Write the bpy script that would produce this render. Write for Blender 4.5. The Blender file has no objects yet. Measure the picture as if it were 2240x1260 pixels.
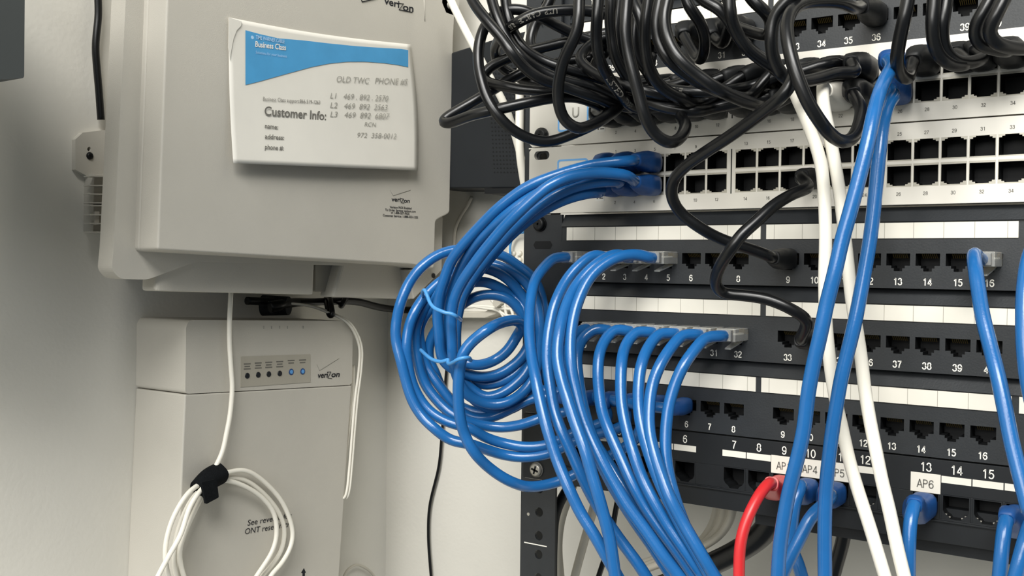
import bpy, math, random
from mathutils import Vector, Matrix
from mathutils.geometry import tessellate_polygon
random.seed(4)
S = bpy.context.scene
COL = S.collection
# ------------------------------------------------------------------ camera, world, lights, exposure
Z0 = 1.50                                   # height of the seam between the two switches (v = 0)
CAM = Vector((0.405773, -0.579053, Z0 - 0.079536))
FPX = 2292.39
RM = ((0.8134050, -0.0116028, 0.5815820), (0.0213308, 0.9997236, -0.0098886), (-0.5813065, 0.0204490, 0.8134277))
RIGHT, DOWN, FWD = [Vector((r[0], r[2], -r[1])) for r in RM]
cam = bpy.data.cameras.new('camera'); co = bpy.data.objects.new('camera', cam); COL.objects.link(co)
cam.sensor_width = 36; cam.lens = 36 * FPX / 2240; cam.clip_start = 0.01
m = Matrix.Identity(4)
for i, ax in enumerate((RIGHT, -DOWN, -FWD)):
    for k in range(3): m[k][i] = ax[k]
m.translation = CAM
co.matrix_world = m
S.camera = co
wd = bpy.data.worlds.new('room_light'); S.world = wd; wd.use_nodes = True
bg = wd.node_tree.nodes['Background']; bg.inputs[0].default_value = (0.86, 0.95, 1.0, 1); bg.inputs[1].default_value = 0.23
def area(name, loc, target, sx, sy, watts, col):
    l = bpy.data.lights.new(name, 'AREA'); l.shape = 'RECTANGLE'; l.size = sx; l.size_y = sy; l.energy = watts; l.color = col
    o = bpy.data.objects.new(name, l); COL.objects.link(o); o.location = loc
    o.rotation_euler = (Vector(target) - Vector(loc)).to_track_quat('-Z', 'Y').to_euler()
    return o
area('ceiling_panel_light', (1.2, -2.55, 3.7), (0.1, 0.0, 1.4), 2.2, 1.2, 195, (1.0, 0.985, 0.945))
area('added_front_fill_light', (0.35, -3.5, 2.5), (0.15, 0.0, 1.4), 2.2, 1.0, 72, (1.0, 0.985, 0.945))  # added fill lamp, brightens the rack face and the wall below it
S.view_settings.view_transform = 'Standard'; S.view_settings.look = 'None'
S.view_settings.exposure = -0.12; S.view_settings.gamma = 1.0; S.view_settings.use_curve_mapping = False
# ------------------------------------------------------------------ helpers (all lengths in millimetres)
def W(u, v, d): return Vector((u * .001, -d * .001, Z0 - v * .001))    # u along the rack, v downwards, d out of the rack face
def ray(px, py): return RIGHT * ((px - 1120) / FPX) + DOWN * ((py - 630) / FPX) + FWD
def at(px, py, d):                                                       # a photo point taken at depth d in front of the rack face
    r = ray(px, py); t = (-d * .001 - CAM.y) / r.y; return CAM + r * t
def atx(px, py, X):                                                      # a photo point taken on the plane x = X of the left wall
    r = ray(px, py); t = (X * .001 - CAM.x) / r.x; return CAM + r * t
def lin(c):
    c = c / 255; return c / 12.92 if c <= .04045 else ((c + .055) / 1.055) ** 2.4
def mat(name, rgb, rough=.5, metal=0, var=.06, scale=60, bump=0, spec=.5, **kw):
    mt = bpy.data.materials.new(name); mt.use_nodes = True; n = mt.node_tree.nodes; L = mt.node_tree.links
    b = n['Principled BSDF']; b.inputs['Roughness'].default_value = rough; b.inputs['Metallic'].default_value = metal
    b.inputs['Specular IOR Level'].default_value = spec
    c = [lin(x) for x in rgb]
    tc = n.new('ShaderNodeTexCoord'); nz = n.new('ShaderNodeTexNoise'); nz.inputs['Scale'].default_value = scale; nz.inputs['Detail'].default_value = 4
    L.new(tc.outputs['Object'], nz.inputs['Vector'])
    rp = n.new('ShaderNodeValToRGB'); L.new(nz.outputs['Fac'], rp.inputs['Fac'])
    rp.color_ramp.elements[0].color = [x * (1 - var) for x in c] + [1]; rp.color_ramp.elements[1].color = [min(1, x * (1 + var)) for x in c] + [1]
    rp.color_ramp.elements[0].position = .3; rp.color_ramp.elements[1].position = .7
    L.new(rp.outputs['Color'], b.inputs['Base Color'])
    if bump:
        bp = n.new('ShaderNodeBump'); bp.inputs['Strength'].default_value = bump; bp.inputs['Distance'].default_value = .001
        n2 = n.new('ShaderNodeTexNoise'); n2.inputs['Scale'].default_value = kw.get('bscale', 900); L.new(tc.outputs['Object'], n2.inputs['Vector'])
        L.new(n2.outputs['Fac'], bp.inputs['Height']); L.new(bp.outputs['Normal'], b.inputs['Normal'])
    if 'emit' in kw:
        b.inputs['Emission Color'].default_value = [lin(x) for x in kw['emit']] + [1]; b.inputs['Emission Strength'].default_value = kw.get('es', 1)
    if 'trans' in kw: b.inputs['Transmission Weight'].default_value = kw['trans']; b.inputs['IOR'].default_value = 1.4
    if 'coat' in kw: b.inputs['Coat Weight'].default_value = kw['coat']; b.inputs['Coat Roughness'].default_value = .15
    return mt
M = dict(
    wall=mat('painted_wall', (216, 213, 204), .85, var=.025, scale=14, bump=.15, bscale=260, spec=.2),
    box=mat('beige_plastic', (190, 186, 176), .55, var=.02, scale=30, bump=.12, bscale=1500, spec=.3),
    boxdark=mat('shaded_recess_plastic', (150, 146, 136), .6, var=.04, spec=.3),  # darker copy of the beige plastic, recess shade put into its colour
    paper=mat('paper', (219, 216, 207), .6, var=.02, scale=40, spec=.25),
    banner=mat('blue_print', (72, 150, 200), .5, var=.05, scale=60, spec=.3),
    ink=mat('black_ink', (28, 30, 36), .6, var=.1, spec=.2),
    inkgrey=mat('grey_ink', (112, 110, 104), .7, var=.1, spec=.1),
    pencil=mat('pencil_ink', (158, 156, 148), .7, var=.15, spec=.1),
    inkblue=mat('pale_blue_ink', (170, 205, 235), .6, var=.1, spec=.2),
    inkwhite=mat('white_ink', (235, 232, 222), .6, var=.05, spec=.2),
    blue=mat('blue_cable_jacket', (27, 93, 154), .24, var=.05, scale=90, spec=.55, bump=.05),
    bluelt=mat('blue_twist_tie', (70, 140, 200), .35, var=.05),
    blueboot=mat('blue_boot_rubber', (24, 74, 134), .45, var=.06, spec=.4),
    black=mat('black_cable_jacket', (8, 9, 11), .3, var=.08, scale=80, spec=.45),
    blackboot=mat('black_boot_rubber', (11, 13, 15), .5, var=.08, spec=.4),
    white=mat('white_cable_jacket', (232, 228, 216), .4, var=.02, spec=.45),
    beige=mat('beige_cable_jacket', (190, 185, 172), .45, var=.04),
    red=mat('red_cable_jacket', (196, 40, 44), .35, var=.04, spec=.5),
    panel=mat('black_panel_metal', (35, 38, 41), .42, var=.08, scale=120, spec=.5, bump=.06),
    panel2=mat('black_plastic', (19, 22, 25), .5, var=.08, scale=120, spec=.4),
    cavity=mat('dark_socket', (10, 12, 14), .6, var=.1, spec=.3),
    steel=mat('brushed_silver', (222, 218, 208), .38, metal=.3, var=.03, scale=20),
    shell=mat('jack_shell_metal', (176, 172, 160), .35, metal=.6, var=.05),
    gold=mat('gold_contact', (200, 175, 110), .3, metal=.9),
    chrome=mat('screw_metal', (178, 174, 164), .35, metal=.45, var=.1, scale=400),
    strip=mat('label_strip_paper', (226, 222, 210), .5, var=.02, spec=.3),
    line=mat('strip_divider', (150, 145, 134), .6),
    sticker=mat('white_sticker', (222, 217, 205), .5, var=.02, spec=.3),
    darkbox=mat('dark_grey_enamel', (52, 57, 58), .5, var=.05),
    device=mat('black_device_plastic', (26, 29, 32), .55, var=.06, spec=.3),
    ring=mat('pale_blue_border', (120, 180, 235), .4, var=.03),
    screen=mat('white_screen', (226, 224, 216), .35, var=.01),
    ledlabel=mat('grey_overlay', (168, 163, 150), .5, var=.03),
    ledoff=mat('dark_indicator', (22, 26, 32), .25, var=.1),
    ledon=mat('blue_indicator', (84, 140, 195), .25, var=.1, emit=(90, 165, 230), es=.12),
    ledrim=mat('blue_indicator_rim', (38, 70, 120), .3, var=.1),
    velcro=mat('black_hook_and_loop', (18, 20, 22), .9, var=.2, scale=500, bump=.5, spec=.1),
    clear=mat('clear_plastic', (235, 236, 232), .08, trans=.72, var=.02, spec=.6),
)
class MB:
    """collects shapes (world metres) and links them as one mesh object"""
    def __init__(s): s.v = []; s.f = []; s.mi = []; s.sm = []
    def add(s, vs, fs, mi=0, smooth=False):
        b = len(s.v); s.v += [Vector(x) for x in vs]
        for f in fs: s.f.append([b + i for i in f]); s.mi.append(mi); s.sm.append(smooth)
        return s
    def hexa(s, p, mi=0):       # 8 corners: 0-3 front loop, 4-7 back loop
        return s.add(p, [(0, 1, 2, 3), (7, 6, 5, 4), (0, 4, 5, 1), (1, 5, 6, 2), (2, 6, 7, 3), (3, 7, 4, 0)], mi)
    def box(s, u0, u1, v0, v1, d0, d1, mi=0):
        return s.hexa([W(u0, v1, d1), W(u1, v1, d1), W(u1, v0, d1), W(u0, v0, d1), W(u0, v1, d0), W(u1, v1, d0), W(u1, v0, d0), W(u0, v0, d0)], mi)
    def prism(s, loop, off, mi=0, holes=(), smooth=False):
        loops = [list(loop)] + [list(h) for h in holes]
        tris = tessellate_polygon(loops); flat = [p for l in loops for p in l]; n = len(flat)
        nor = Vector((0, 0, 0)); l0 = loops[0]
        for i in range(len(l0)): nor += l0[i].cross(l0[(i + 1) % len(l0)]) if False else (l0[i] - l0[0]).cross(l0[(i + 1) % len(l0)] - l0[0])
        vs = flat + [p + off for p in flat]; fs = []
        for t in tris:
            a, b, c = t; k = (flat[b] - flat[a]).cross(flat[c] - flat[a])
            if k.dot(off) > 0: a, b, c = c, b, a
            fs.append((a, b, c)); fs.append((c + n, b + n, a + n))
        s.add(vs, fs, mi)
        base = 0; sv = []; b0 = len(s.v) - len(vs)
        for li, l in enumerate(loops):
            q = len(l)
            fl = nor.dot(off) > 0
            for i in range(q):
                a, b = base + i, base + (i + 1) % q
                f = (a, b, b + n, a + n) if fl else (b, a, a + n, b + n)
                s.f.append([b0 + i2 for i2 in f]); s.mi.append(mi); s.sm.append(smooth)
            base += q
        return s
    def frustum(s, l0, l1, mi=0):     # two loops of equal length, capped
        n = len(l0); vs = list(l0) + list(l1)
        fs = [tuple(range(n - 1, -1, -1)), tuple(range(n, 2 * n))] + [(i, (i + 1) % n, n + (i + 1) % n, n + i) for i in range(n)]
        return s.add(vs, fs, mi)
    def disc(s, c, ax, r, h, seg=20, mi=0, r2=None, smooth=True):
        ax = Vector(ax).normalized(); e = ax.orthogonal().normalized(); g = ax.cross(e); r2 = r if r2 is None else r2
        a = [c + (e * math.cos(t) + g * math.sin(t)) * r * .001 for t in [2 * math.pi * i / seg for i in range(seg)]]
        b = [c + ax * h * .001 + (e * math.cos(t) + g * math.sin(t)) * r2 * .001 for t in [2 * math.pi * i / seg for i in range(seg)]]
        s.add(a + b, [tuple(range(seg - 1, -1, -1)), tuple(range(seg, 2 * seg))], mi)
        k = len(s.v) - 2 * seg
        for i in range(seg):
            j = (i + 1) % seg
            s.f.append([k + i, k + j, k + seg + j, k + seg + i]); s.mi.append(mi); s.sm.append(smooth)
        return s
    def tube(s, pts, rad, seg=12, mi=0, closed=False, power=2.0, up=None):
        n = len(pts); T = []
        for i in range(n):
            a = pts[i - 1] if (i > 0 or closed) else pts[0]; b = pts[(i + 1) % n] if (i < n - 1 or closed) else pts[-1]
            T.append((b - a).normalized())
        e = up.copy() if up else T[0].orthogonal()
        b0 = len(s.v)
        for i in range(n):
            e = (e - T[i] * e.dot(T[i]))
            e = e.normalized() if e.length > 1e-9 else T[i].orthogonal().normalized()
            g = T[i].cross(e); r = (rad[i] if isinstance(rad, (list, tuple)) else rad) * .001
            for k in range(seg):
                t = 2 * math.pi * k / seg; c, q = math.cos(t), math.sin(t)
                w = (abs(c) ** power + abs(q) ** power) ** (-1 / power) if power != 2 else 1
                s.v.append(pts[i] + (e * c + g * q) * r * w)
        for i in range(n if closed else n - 1):
            for k in range(seg):
                a, b = b0 + i * seg + k, b0 + i * seg + (k + 1) % seg
                c, d = b0 + ((i + 1) % n) * seg + (k + 1) % seg, b0 + ((i + 1) % n) * seg + k
                s.f.append([a, b, c, d]); s.mi.append(mi); s.sm.append(True)
        if not closed:
            s.f.append([b0 + k for k in range(seg - 1, -1, -1)]); s.mi.append(mi); s.sm.append(False)
            s.f.append([b0 + (n - 1) * seg + k for k in range(seg)]); s.mi.append(mi); s.sm.append(False)
        return s
    def build(s, name, mats, parent=None, bevel=0, origin=None):
        me = bpy.data.meshes.new(name)
        org = wloc(parent) if parent else (origin or Vector((0, 0, 0)))
        me.from_pydata([v - org for v in s.v], [], s.f)
        for mt in (mats if isinstance(mats, (list, tuple)) else [mats]): me.materials.append(mt)
        me.polygons.foreach_set('material_index', s.mi); me.polygons.foreach_set('use_smooth', s.sm); me.update()
        o = bpy.data.objects.new(name, me); COL.objects.link(o)
        if parent: o.parent = parent
        else: o.location = org
        if bevel:
            b = o.modifiers.new('bevel', 'BEVEL'); b.width = bevel * .001; b.segments = 3; b.limit_method = 'ANGLE'; b.angle_limit = .6; b.harden_normals = False
        return o
LOC = {}
def wloc(o):
    p = Vector((0, 0, 0))
    while o: p += o.location; o = o.parent
    return p
def tag(o, label, cat, group=None):
    o['label'] = label; o['category'] = cat
    if group: o['group'] = group
    return o
def thing(name, loc, label, cat, group=None):
    o = bpy.data.objects.new(name, None); COL.objects.link(o); o.location = loc; o.empty_display_size = .01
    return tag(o, label, cat, group)
def dup(o, parent, off):            # copy of a part moved by off (metres)
    c = o.copy(); c.parent = parent; c.location = o.location + off; COL.objects.link(c)
    for ch in list(o.children):
        g = ch.copy(); g.parent = c; COL.objects.link(g)
    return c
# text as flat mesh
_tx = {}
def glyphs(t, bold=False):
    if (t, bold) in _tx: return _tx[(t, bold)]
    cu = bpy.data.curves.new('t', 'FONT'); cu.body = t; cu.resolution_u = 3
    if bold: cu.offset = .018
    o = bpy.data.objects.new('t', cu); COL.objects.link(o); bpy.context.view_layer.update()
    me = bpy.data.meshes.new_from_object(o.evaluated_get(bpy.context.evaluated_depsgraph_get()))
    vs = [v.co.copy() for v in me.vertices]; fs = [tuple(p.vertices) for p in me.polygons]
    bpy.data.objects.remove(o); bpy.data.curves.remove(cu); bpy.data.meshes.remove(me)
    x0 = min(v.x for v in vs); x1 = max(v.x for v in vs); y0 = min(v.y for v in vs); y1 = max(v.y for v in vs)
    _tx[(t, bold)] = (vs, fs, x0, x1, y0, y1); return _tx[(t, bold)]
CAPH = .69
def text_fit(mb, t, a, b, up, caph, n, bold=False, slant=0, mi=0):   # baseline from a to b (world), cap height caph (m), n = normal out
    vs, fs, x0, x1, y0, y1 = glyphs(t, bold)
    ex = (b - a) / (x1 - x0); ey = up * (caph / CAPH)
    mb.add([a + ex * (v.x - x0 + slant * v.y) + ey * v.y + n * .00015 for v in vs], fs, mi)
def _el(cx, cy, rx, ry): return [(cx + rx * math.cos(2 * math.pi * i / 28), cy + ry * math.sin(2 * math.pi * i / 28)) for i in range(29)]
_6 = [(.5, .76), (.46, .88), (.36, .945), (.26, .94), (.15, .86), (.08, .7), (.06, .48), (.07, .3), (.12, .15), (.22, .06), (.33, .055), (.44, .12), (.51, .24), (.52, .34), (.48, .48), (.4, .57), (.3, .6), (.19, .55), (.1, .45), (.07, .36)]
SK = {'0': [_el(.3, .5, .235, .445)], '1': [[(.36, 0), (.36, 1)], [(.14, .75), (.25, .8), (.33, .95)]],
      '2': [[(.07, .68), (.09, .82), (.18, .92), (.3, .945), (.43, .9), (.5, .79), (.5, .68), (.45, .56), (.34, .44), (.2, .3), (.1, .16), (.06, .07)], [(.02, .065), (.55, .065)]],
      '3': [[(.08, .72), (.12, .85), (.22, .93), (.32, .94), (.43, .88), (.48, .76), (.44, .62), (.34, .545), (.24, .54)], [(.24, .54), (.36, .53), (.47, .45), (.52, .31), (.49, .17), (.4, .08), (.29, .05), (.17, .08), (.08, .17), (.05, .29)]],
      '4': [[(.42, 0), (.42, .99)], [(.42, .95), (.07, .3)], [(.02, .27), (.58, .27)]],
      '5': [[(.52, .935), (.15, .935), (.1, .5)], [(.1, .5), (.18, .58), (.3, .62), (.43, .56), (.51, .43), (.51, .28), (.45, .14), (.35, .06), (.24, .055), (.13, .1), (.06, .22)]],
      '6': [_6], '9': [[(.58 - x, 1 - y) for x, y in _6]], '7': [[(.04, .935), (.55, .935)], [(.52, .93), (.4, .72), (.3, .48), (.24, .24), (.21, 0)]],
      '8': [_el(.3, .735, .2, .205), _el(.3, .3, .235, .245)], 'A': [[(.03, 0), (.31, .98)], [(.31, .98), (.6, 0)], [(.12, .32), (.5, .32)]],
      'P': [[(.09, 0), (.09, 1)], [(.09, .94), (.34, .94), (.47, .88), (.52, .73), (.47, .57), (.34, .5), (.09, .5)]]}
def text_at(mb, t, c, ex, ey, caph, n, bold=False, mi=0, adv=.66):       # plain sans characters as flat ribbons, centred on c
    w = (.15 if bold else .125) / 2; x0 = -(adv * len(t) - .06) / 2
    for i, ch in enumerate(t):
        for ln in SK[ch]:
            P_ = [Vector((x + i * adv + x0, y - .5)) for x, y in ln]; closed = (P_[0] - P_[-1]).length < 1e-6; vs = []; m_ = len(P_)
            for k in range(m_):
                a = P_[k - 1] if k else (P_[-2] if closed else P_[0]); b = P_[k + 1] if k < m_ - 1 else (P_[1] if closed else P_[-1])
                d0 = (P_[k] - a).normalized() if (P_[k] - a).length > 1e-9 else (b - P_[k]).normalized()
                d1 = (b - P_[k]).normalized() if (b - P_[k]).length > 1e-9 else d0
                q = (d0 + d1).normalized(); nn = Vector((-q.y, q.x)) * (w / max(.5, q.dot(d0)))
                for s_ in (1, -1):
                    p = P_[k] + nn * s_; vs.append(c + ex * (p.x * caph) + ey * (p.y * caph) + n * .00015)
            mb.add(vs, [(2 * k, 2 * k + 1, 2 * k + 3, 2 * k + 2) for k in range(m_ - 1)], mi)
EX, EZ, NY = Vector((1, 0, 0)), Vector((0, 0, 1)), Vector((0, -1, 0))
# curves
def spline(P, step=.0025):
    P = [P[0] * 2 - P[1]] + P + [P[-1] * 2 - P[-2]]; out = []
    for i in range(1, len(P) - 2):
        p0, p1, p2, p3 = P[i - 1:i + 3]
        t1 = max((p1 - p0).length, 1e-6) ** .5; t2 = t1 + max((p2 - p1).length, 1e-6) ** .5; t3 = t2 + max((p3 - p2).length, 1e-6) ** .5
        n = max(2, math.ceil((p2 - p1).length / step))
        for k in range(n):
            t = t1 + (t2 - t1) * k / n
            a1 = p0 * ((t1 - t) / t1) + p1 * (t / t1); a2 = p1 * ((t2 - t) / (t2 - t1)) + p2 * ((t - t1) / (t2 - t1)); a3 = p2 * ((t3 - t) / (t3 - t2)) + p3 * ((t - t2) / (t3 - t2))
            b1 = a1 * ((t2 - t) / t2) + a2 * (t / t2); b2 = a2 * ((t3 - t) / (t3 - t1)) + a3 * ((t - t1) / (t3 - t1))
            out.append(b1 * ((t2 - t) / (t2 - t1)) + b2 * ((t - t1) / (t2 - t1)))
    out.append(P[-2]); return out
def relax(Q, k=3):
    for _ in range(k): Q = [Q[0]] + [(Q[i - 1] + Q[i] * 2 + Q[i + 1]) / 4 for i in range(1, len(Q) - 1)] + [Q[-1]]
    return Q
def path(spec, left=False):
    """spec items: Vector (world) or (px, py[, d]); a missing d runs linearly between its neighbours"""
    n = len(spec); ds = [None] * n
    for i, q in enumerate(spec):
        if isinstance(q, Vector): ds[i] = -q.y * 1000
        elif len(q) == 3: ds[i] = q[2]
    kn = [i for i in range(n) if ds[i] is not None]
    for i in range(n):
        if ds[i] is None:
            lo = max([k for k in kn if k < i], default=None); hi = min([k for k in kn if k > i], default=None)
            if lo is None: ds[i] = ds[hi]
            elif hi is None: ds[i] = ds[lo]
            else: ds[i] = ds[lo] + (ds[hi] - ds[lo]) * (i - lo) / (hi - lo)
    return [q if isinstance(q, Vector) else (atx(q[0], q[1], ds[i]) if left else at(q[0], q[1], ds[i])) for i, q in enumerate(spec)]
def along(Q, s0, s1):     # sub-path between arc lengths (m)
    out = []; s = 0
    for i, p in enumerate(Q):
        if i: s += (p - Q[i - 1]).length
        if s0 <= s <= s1: out.append(p)
    return out
def cable(name, spec, label, material, r=3.0, boots=(), plug=None, left=False, cat='cable', group=None, seg=12, extra=None):
    """one cable: jacket plus boots ((end, length, r0, r1, material) with end 0 or 1)"""
    Q = relax(spline(path(spec, left)))
    if not boots and not plug and not extra:
        o = MB().tube([p - Q[0] + Q[0] for p in Q], r, seg).build(name, material, origin=Q[0]); return tag(o, label, cat, group)
    t = thing(name, Q[0], label, cat, group)
    MB().tube(Q, r, seg).build('jacket', material, t)
    L = sum((Q[i] - Q[i - 1]).length for i in range(1, len(Q)))
    for end, ln, r0, r1, bm in boots:
        q = Q if end == 0 else Q[::-1]
        b = along(q, 0, ln * .001); n = len(b) - 1
        # a squarish hood that narrows to a ribbed strain relief round the jacket
        rr = [r0 if i / n < .42 else r0 + (r1 - r0) * ((i / n - .42) / .58) ** .8 + (.25 if (i % 2 and i / n > .5) else 0) for i in range(n + 1)]
        MB().tube(b, rr, 20, power=3.2, up=Vector((0.001, 0, 1))).build('boot', bm, t)
    if plug: clear_plug(plug, t)
    if extra: extra(t, Q)
    return t
def clear_plug(p, t):      # p = port centre on the face; modular plug pointing out of the port
    u, v, d = p.x * 1000, (Z0 - p.z) * 1000, -p.y * 1000
    b = MB().box(u - 5.85, u + 5.85, v - 4, v + 3.6, d - 8, d + 18)
    b.box(u - 4.6, u + 4.6, v - 3.4, v + 3.0, d + 18, d + 21.5)
    k = b.build('modular_plug', M['clear'], t, bevel=.5)
    c = MB()
    for i in range(8): c.box(u - 4 + i * 1.06, u - 3.55 + i * 1.06, v - 3.3, v - .4, d - 6, d + 4)
    c.build('contact_row', M['gold'], k).location = (0, 0, 0)
    w = MB()
    for i in range(8): w.tube([W(u - 3.5 + i, v - 1 + .3 * (i % 2), d + 4), W(u - 2.8 + i * .8, v - .5, d + 13), W(u - 1 + i * .3, v, d + 19)], .45, 6)
    w.build('wire_pairs', M['inkwhite'], k)
    l = MB(); l.hexa([W(u - 3, v + 4.1, d - 2), W(u + 3, v + 4.1, d - 2), W(u + 3, v + 3.5, d - 2), W(u - 3, v + 3.5, d - 2),
                      W(u - 1.8, v + 8.2, d + 15), W(u + 1.8, v + 8.2, d + 15), W(u + 1.8, v + 7.4, d + 15), W(u - 1.8, v + 7.4, d + 15)])
    l.build('latch_tab', M['clear'], k)
def struct(o): o['kind'] = 'structure'; return o
def screw(parent, c, n, r=4.6, h=2.6, material=None, name='screw', dark=False):
    """pan head screw with a cross recess, c on the surface, n outwards"""
    n = Vector(n); b = MB(); b.disc(c, n, r, h * .5, 24, 0, r * .97); b.disc(c + n * h * .0005, n, r * .97, h * .5, 24, 0, r * .62)
    e = n.orthogonal().normalized(); g = n.cross(e); a = e * math.cos(.5) + g * math.sin(.5); k = n.cross(a)
    for x, y in ((a, k), (k, a)):
        p = c + n * (h * .001 + .0001); L, w = r * .55 * .001, r * .13 * .001
        b.hexa([p - x * L - y * w, p + x * L - y * w, p + x * L + y * w, p - x * L + y * w] + [q - n * .0004 for q in (p - x * L - y * w, p + x * L - y * w, p + x * L + y * w, p - x * L + y * w)], 1)
    return b.build(name, [material or M['chrome'], M['cavity']], parent)
# ------------------------------------------------------------------ the room's two walls
XW, YW = -262.0, 155.0                     # left wall x, right wall y (mm)
def slab(name, p0, p1):
    x0, y0, z0 = p0; x1, y1, z1 = p1
    b = MB(); b.hexa([Vector(q) for q in ((x0, y0, z0), (x1, y0, z0), (x1, y0, z1), (x0, y0, z1), (x0, y1, z0), (x1, y1, z0), (x1, y1, z1), (x0, y1, z1))])
    return struct(b.build(name, M['wall']))
slab('wall_left', (XW * .001 - .1, -2.2, 0), (XW * .001, YW * .001 + .1, 2.8))
slab('wall_right', (XW * .001, YW * .001, 0), (2.4, YW * .001 + .1, 2.8))
# ------------------------------------------------------------------ rack rail
rail = thing('rack_rail', W(0, 320, -4), 'black steel rack rail with round mounting holes and white unit marks', 'rack rail')
holes = []
v = -140 + 7
for k in range(10):
    for o_ in (0, 15.9, 31.8):
        c = W(14, -133.35 + 44.45 * k + 6.3 + o_, -3.4)
        holes.append([c + EX * .0032 * math.cos(t) + EZ * .0032 * math.sin(t) for t in [2 * math.pi * i / 14 for i in range(14)]])
b = MB(); b.prism([W(-1, 320, -3.4), W(27, 320, -3.4), W(27, -145, -3.4), W(-1, -145, -3.4)], Vector((0, .002, 0)), 0, holes)
b.build('rail_flange', M['panel'], rail)
b = MB(); b.box(-1, 1, -145, 320, -40, -5.4)
b.build('rail_side', M['panel'], rail)
b = MB()
for k in range(10): b.box(2.2, 20.6, -133.35 + 44.45 * k - .35, -133.35 + 44.45 * k + .35, -3.4, -3.3)
b.build('unit_mark', M['inkwhite'], rail, )
b = MB(); b.box(4, 20, 70, 110, -YW, -5.4); b.box(4, 20, -110, -70, -YW, -5.4)
b.build('wall_bracket', M['panel'], rail)
b = MB()
for k in range(2): b.disc(W(5.5, 247 + 44.45 * k, -3.4), (0, -1, 0), 1.1, .4, 10)
b.build('rivet', M['chrome'], rail)
# ------------------------------------------------------------------ jacks
def ringjack(W2, H2, opening, depth, name, parent, c, mats, pins=None):
    """socket: face with a stepped opening, walls going back, dark floor; c = centre on the face (world)"""
    def P(x, y, d): return c + Vector((x, d, -y)) * .001
    b = MB()
    out = [P(-W2, H2, 0), P(W2, H2, 0), P(W2, -H2, 0), P(-W2, -H2, 0)]
    op = [P(x, y, 0) for x, y in opening]
    tr = tessellate_polygon([out, op]); fl = out + op
    fs = []
    for t in tr:
        a, q, r = t
        if (fl[q] - fl[a]).cross(fl[r] - fl[a]).y > 0: a, q, r = r, q, a
        fs.append((a, q, r))
    b.add(fl, fs, 0)
    n = len(op); bk = [P(x, y, depth) for x, y in opening]
    b.add(op + bk, [(i, (i + 1) % n, n + (i + 1) % n, n + i) for i in range(n)], 1)
    b.add(bk, [tuple(range(n))], 1)
    # outer sleeve
    b.add(out + [p + Vector((0, .003, 0)) for p in out], [(i, (i + 1) % 4, 4 + (i + 1) % 4, 4 + i) for i in range(4)], 0)
    if pins:
        y0, y1 = pins
        for i in range(8):
            x = -3.6 + i * 1.02
            b.hexa([P(x, y1, 5), P(x + .4, y1, 5), P(x + .4, y0, 2.2), P(x, y0, 2.2), P(x, y1, 5.4), P(x + .4, y1, 5.4), P(x + .4, y0, 2.6), P(x, y0, 2.6)], 2)
    return b.build(name, mats, parent)
PORT_OPEN = [(-6.2, -3.3), (6.2, -3.3), (6.2, 3.2), (3.5, 3.2), (3.5, 4.6), (2.2, 4.6), (2.2, 6.2), (-2.2, 6.2), (-2.2, 4.6), (-3.5, 4.6), (-3.5, 3.2), (-6.2, 3.2)]
P1 = 15.24; A1 = 48.3; G1 = 15.06
def pu(n, off=0): n = (n - 1) % 24 + 1; return A1 + (n - 1) * P1 + ((n - 1) // 8) * G1 + off      # port centre along the rack
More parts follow.
